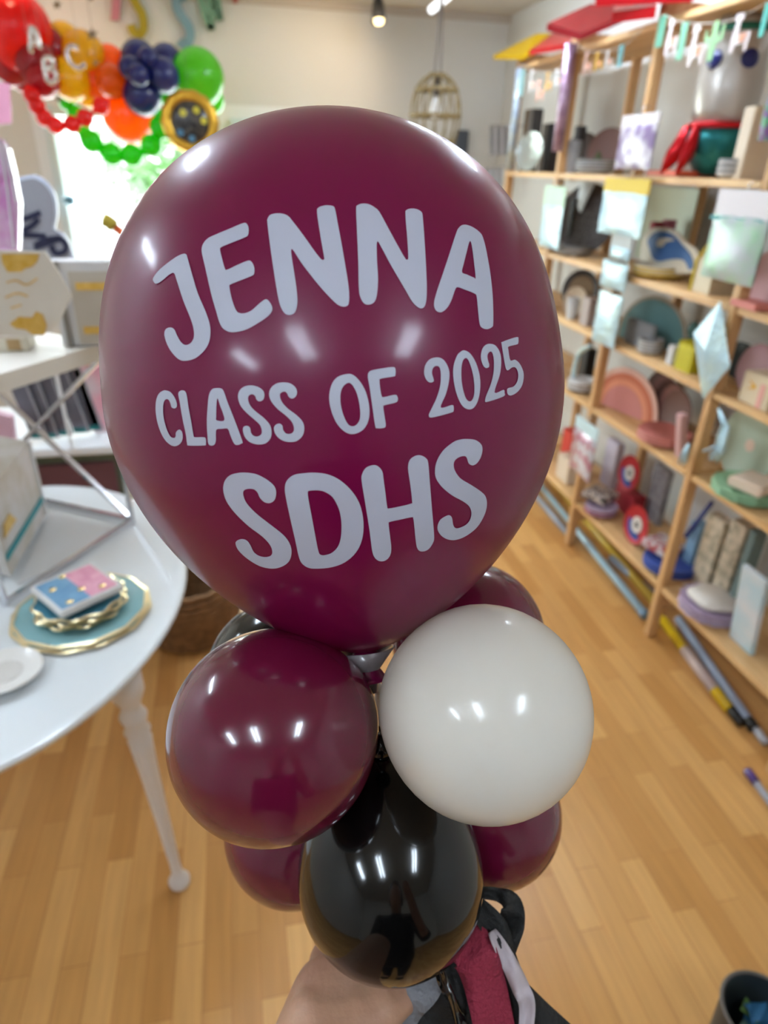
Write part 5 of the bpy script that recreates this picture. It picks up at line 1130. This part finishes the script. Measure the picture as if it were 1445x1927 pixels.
HP = [((540, 2650, .27), .042), ((562, 2230, .36), .036), ((585, 2080, .41), (.034, .030)), ((612, 1970, .445), (.038, .030)), ((640, 1875, .478), (.036, .028)),
      # index
      ((625, 1812, .505), .0185), ((690, 1808, .54), .0125), ((744, 1832, .54), .0108), ((780, 1852, .518), .009), ((788, 1868, .503), .0075),
      # middle
      ((650, 1886, .528), .018), ((694, 1880, .56), .0125), ((744, 1892, .558), .0108), ((784, 1910, .536), .009), ((791, 1926, .52), .0075),
      # ring
      ((648, 1946, .54), .017), ((696, 1938, .575), .0115), ((746, 1950, .574), .010), ((785, 1968, .552), .0088), ((791, 1984, .536), .0072),
      # little
      ((650, 2006, .55), .015), ((696, 1996, .585), .010), ((744, 2008, .586), .0088), ((777, 2024, .566), .0078), ((781, 2040, .552), .0065),
      # thumb
      ((672, 1930, .452), .024), ((712, 1900, .457), .018), ((752, 1878, .466), .0125), ((788, 1866, .482), .009)]
HE = [(0, 1), (1, 2), (2, 3), (3, 4), (4, 5), (5, 6), (6, 7), (7, 8), (8, 9), (4, 10), (10, 11), (11, 12), (12, 13), (13, 14), (4, 15), (15, 16), (16, 17), (17, 18), (18, 19), (3, 20), (20, 21), (21, 22), (22, 23), (23, 24), (3, 25), (25, 26), (26, 27), (27, 28)]
n0 = len(HP)
BODY = [((-.13, -.12, 1.13), .040), ((-.19, -.34, 1.39), .05), ((0, -.40, 1.36), (.14, .09)), ((0, -.42, 1.15), (.125, .09)), ((0, -.43, .98), (.145, .10)),
        ((0, -.38, 1.475), .052), ((0, -.335, 1.56), (.068, .078)), ((0, -.33, 1.64), (.078, .088)), ((0, -.34, 1.69), (.06, .068)),
        ((.19, -.35, 1.39), .05), ((.27, -.26, 1.17), .04), ((.17, -.15, 1.40), .032), ((.12, -.10, 1.55), .03),
        ((-.09, -.43, .88), .085), ((-.10, -.42, .50), .06), ((-.10, -.45, .10), .042), ((-.10, -.34, .045), .035),
        ((.09, -.43, .88), .085), ((.10, -.42, .50), .06), ((.10, -.45, .10), .042), ((.10, -.34, .045), .035)]
BE = [(0, n0), (n0, n0 + 1), (n0 + 1, n0 + 2), (n0 + 2, n0 + 3), (n0 + 3, n0 + 4), (n0 + 2, n0 + 5), (n0 + 5, n0 + 6), (n0 + 6, n0 + 7), (n0 + 7, n0 + 8), (n0 + 2, n0 + 9), (n0 + 9, n0 + 10), (n0 + 10, n0 + 11), (n0 + 11, n0 + 12),
      (n0 + 4, n0 + 13), (n0 + 13, n0 + 14), (n0 + 14, n0 + 15), (n0 + 15, n0 + 16), (n0 + 4, n0 + 17), (n0 + 17, n0 + 18), (n0 + 18, n0 + 19), (n0 + 19, n0 + 20)]
per = skin_body('person', HP + [(Vector(p), r) for p, r in BODY], HE + BE, n0 + 4, SKIN, "person holding the bouquet stick, bare hand and wrist in view under the black balloon")
per['category'] = 'person'
def cloth(name, idx, edges, grow, M, root=0, extra=()):
    pts = [(Vector(BODY[i][0]), tuple(q + grow for q in (BODY[i][1] if isinstance(BODY[i][1], tuple) else (BODY[i][1],) * 2))) for i in idx] + list(extra)
    o = skin_body(name, pts, edges, root, M, 'x', .006); del o['label']; del o['category']
    w = o.location.copy(); o.parent = per; o.location = w - per.location
def oval(prof, rx, ry, cy_): v, f = lathe(prof, 32); return [(x * rx, y * ry + cy_, z) for x, y, z in v], f
SHIRT = mat('black_shirt', (24, 24, 27), .9); JEAN = mat('dark_jeans', (30, 34, 46), .9)
mesh('shirt', oval([(0, .86), (1.0, .86), (.98, 1.0), (.92, 1.12), (1.0, 1.28), (1.05, 1.36), (.9, 1.42), (.5, 1.46), (.38, 1.48), (0, 1.48)], .2, .15, -.41), SHIRT, per, smooth=True, world=True)
mesh('trousers_waist', oval([(0, .74), (.95, .74), (1.0, .86), (.96, .95), (0, .95)], .195, .155, -.43), JEAN, per, smooth=True, world=True)
cloth('sleeve', [2, 1, 0], [(0, 1), (1, 2)], .016, SHIRT, 1)
cloth('sleeve', [2, 9, 10], [(0, 1), (1, 2)], .016, SHIRT, 1)
cloth('trouser_leg', [13, 14, 15], [(0, 1), (1, 2)], .016, JEAN, 1)
cloth('trouser_leg', [17, 18, 19], [(0, 1), (1, 2)], .016, JEAN, 1)
v, f = lathe([(.0, .13), (.05, .12), (.085, .08), (.1, .02), (.1, -.05), (.094, -.1), (.085, -.1), (.085, 0), (0, .1)], 24)
mesh('hair', ([(x * .95, y * 1.05 - .375, z + 1.665) for x, y, z in v], f), mat('brown_hair', (60, 42, 30), .6), per, smooth=True, world=True)
for sx in (-.1, .1): mesh('shoe', box(sx, -.36, .04, .1, .28, .08, .03), mat('dark_shoe', (30, 28, 28), .6), per, smooth=True, world=True)
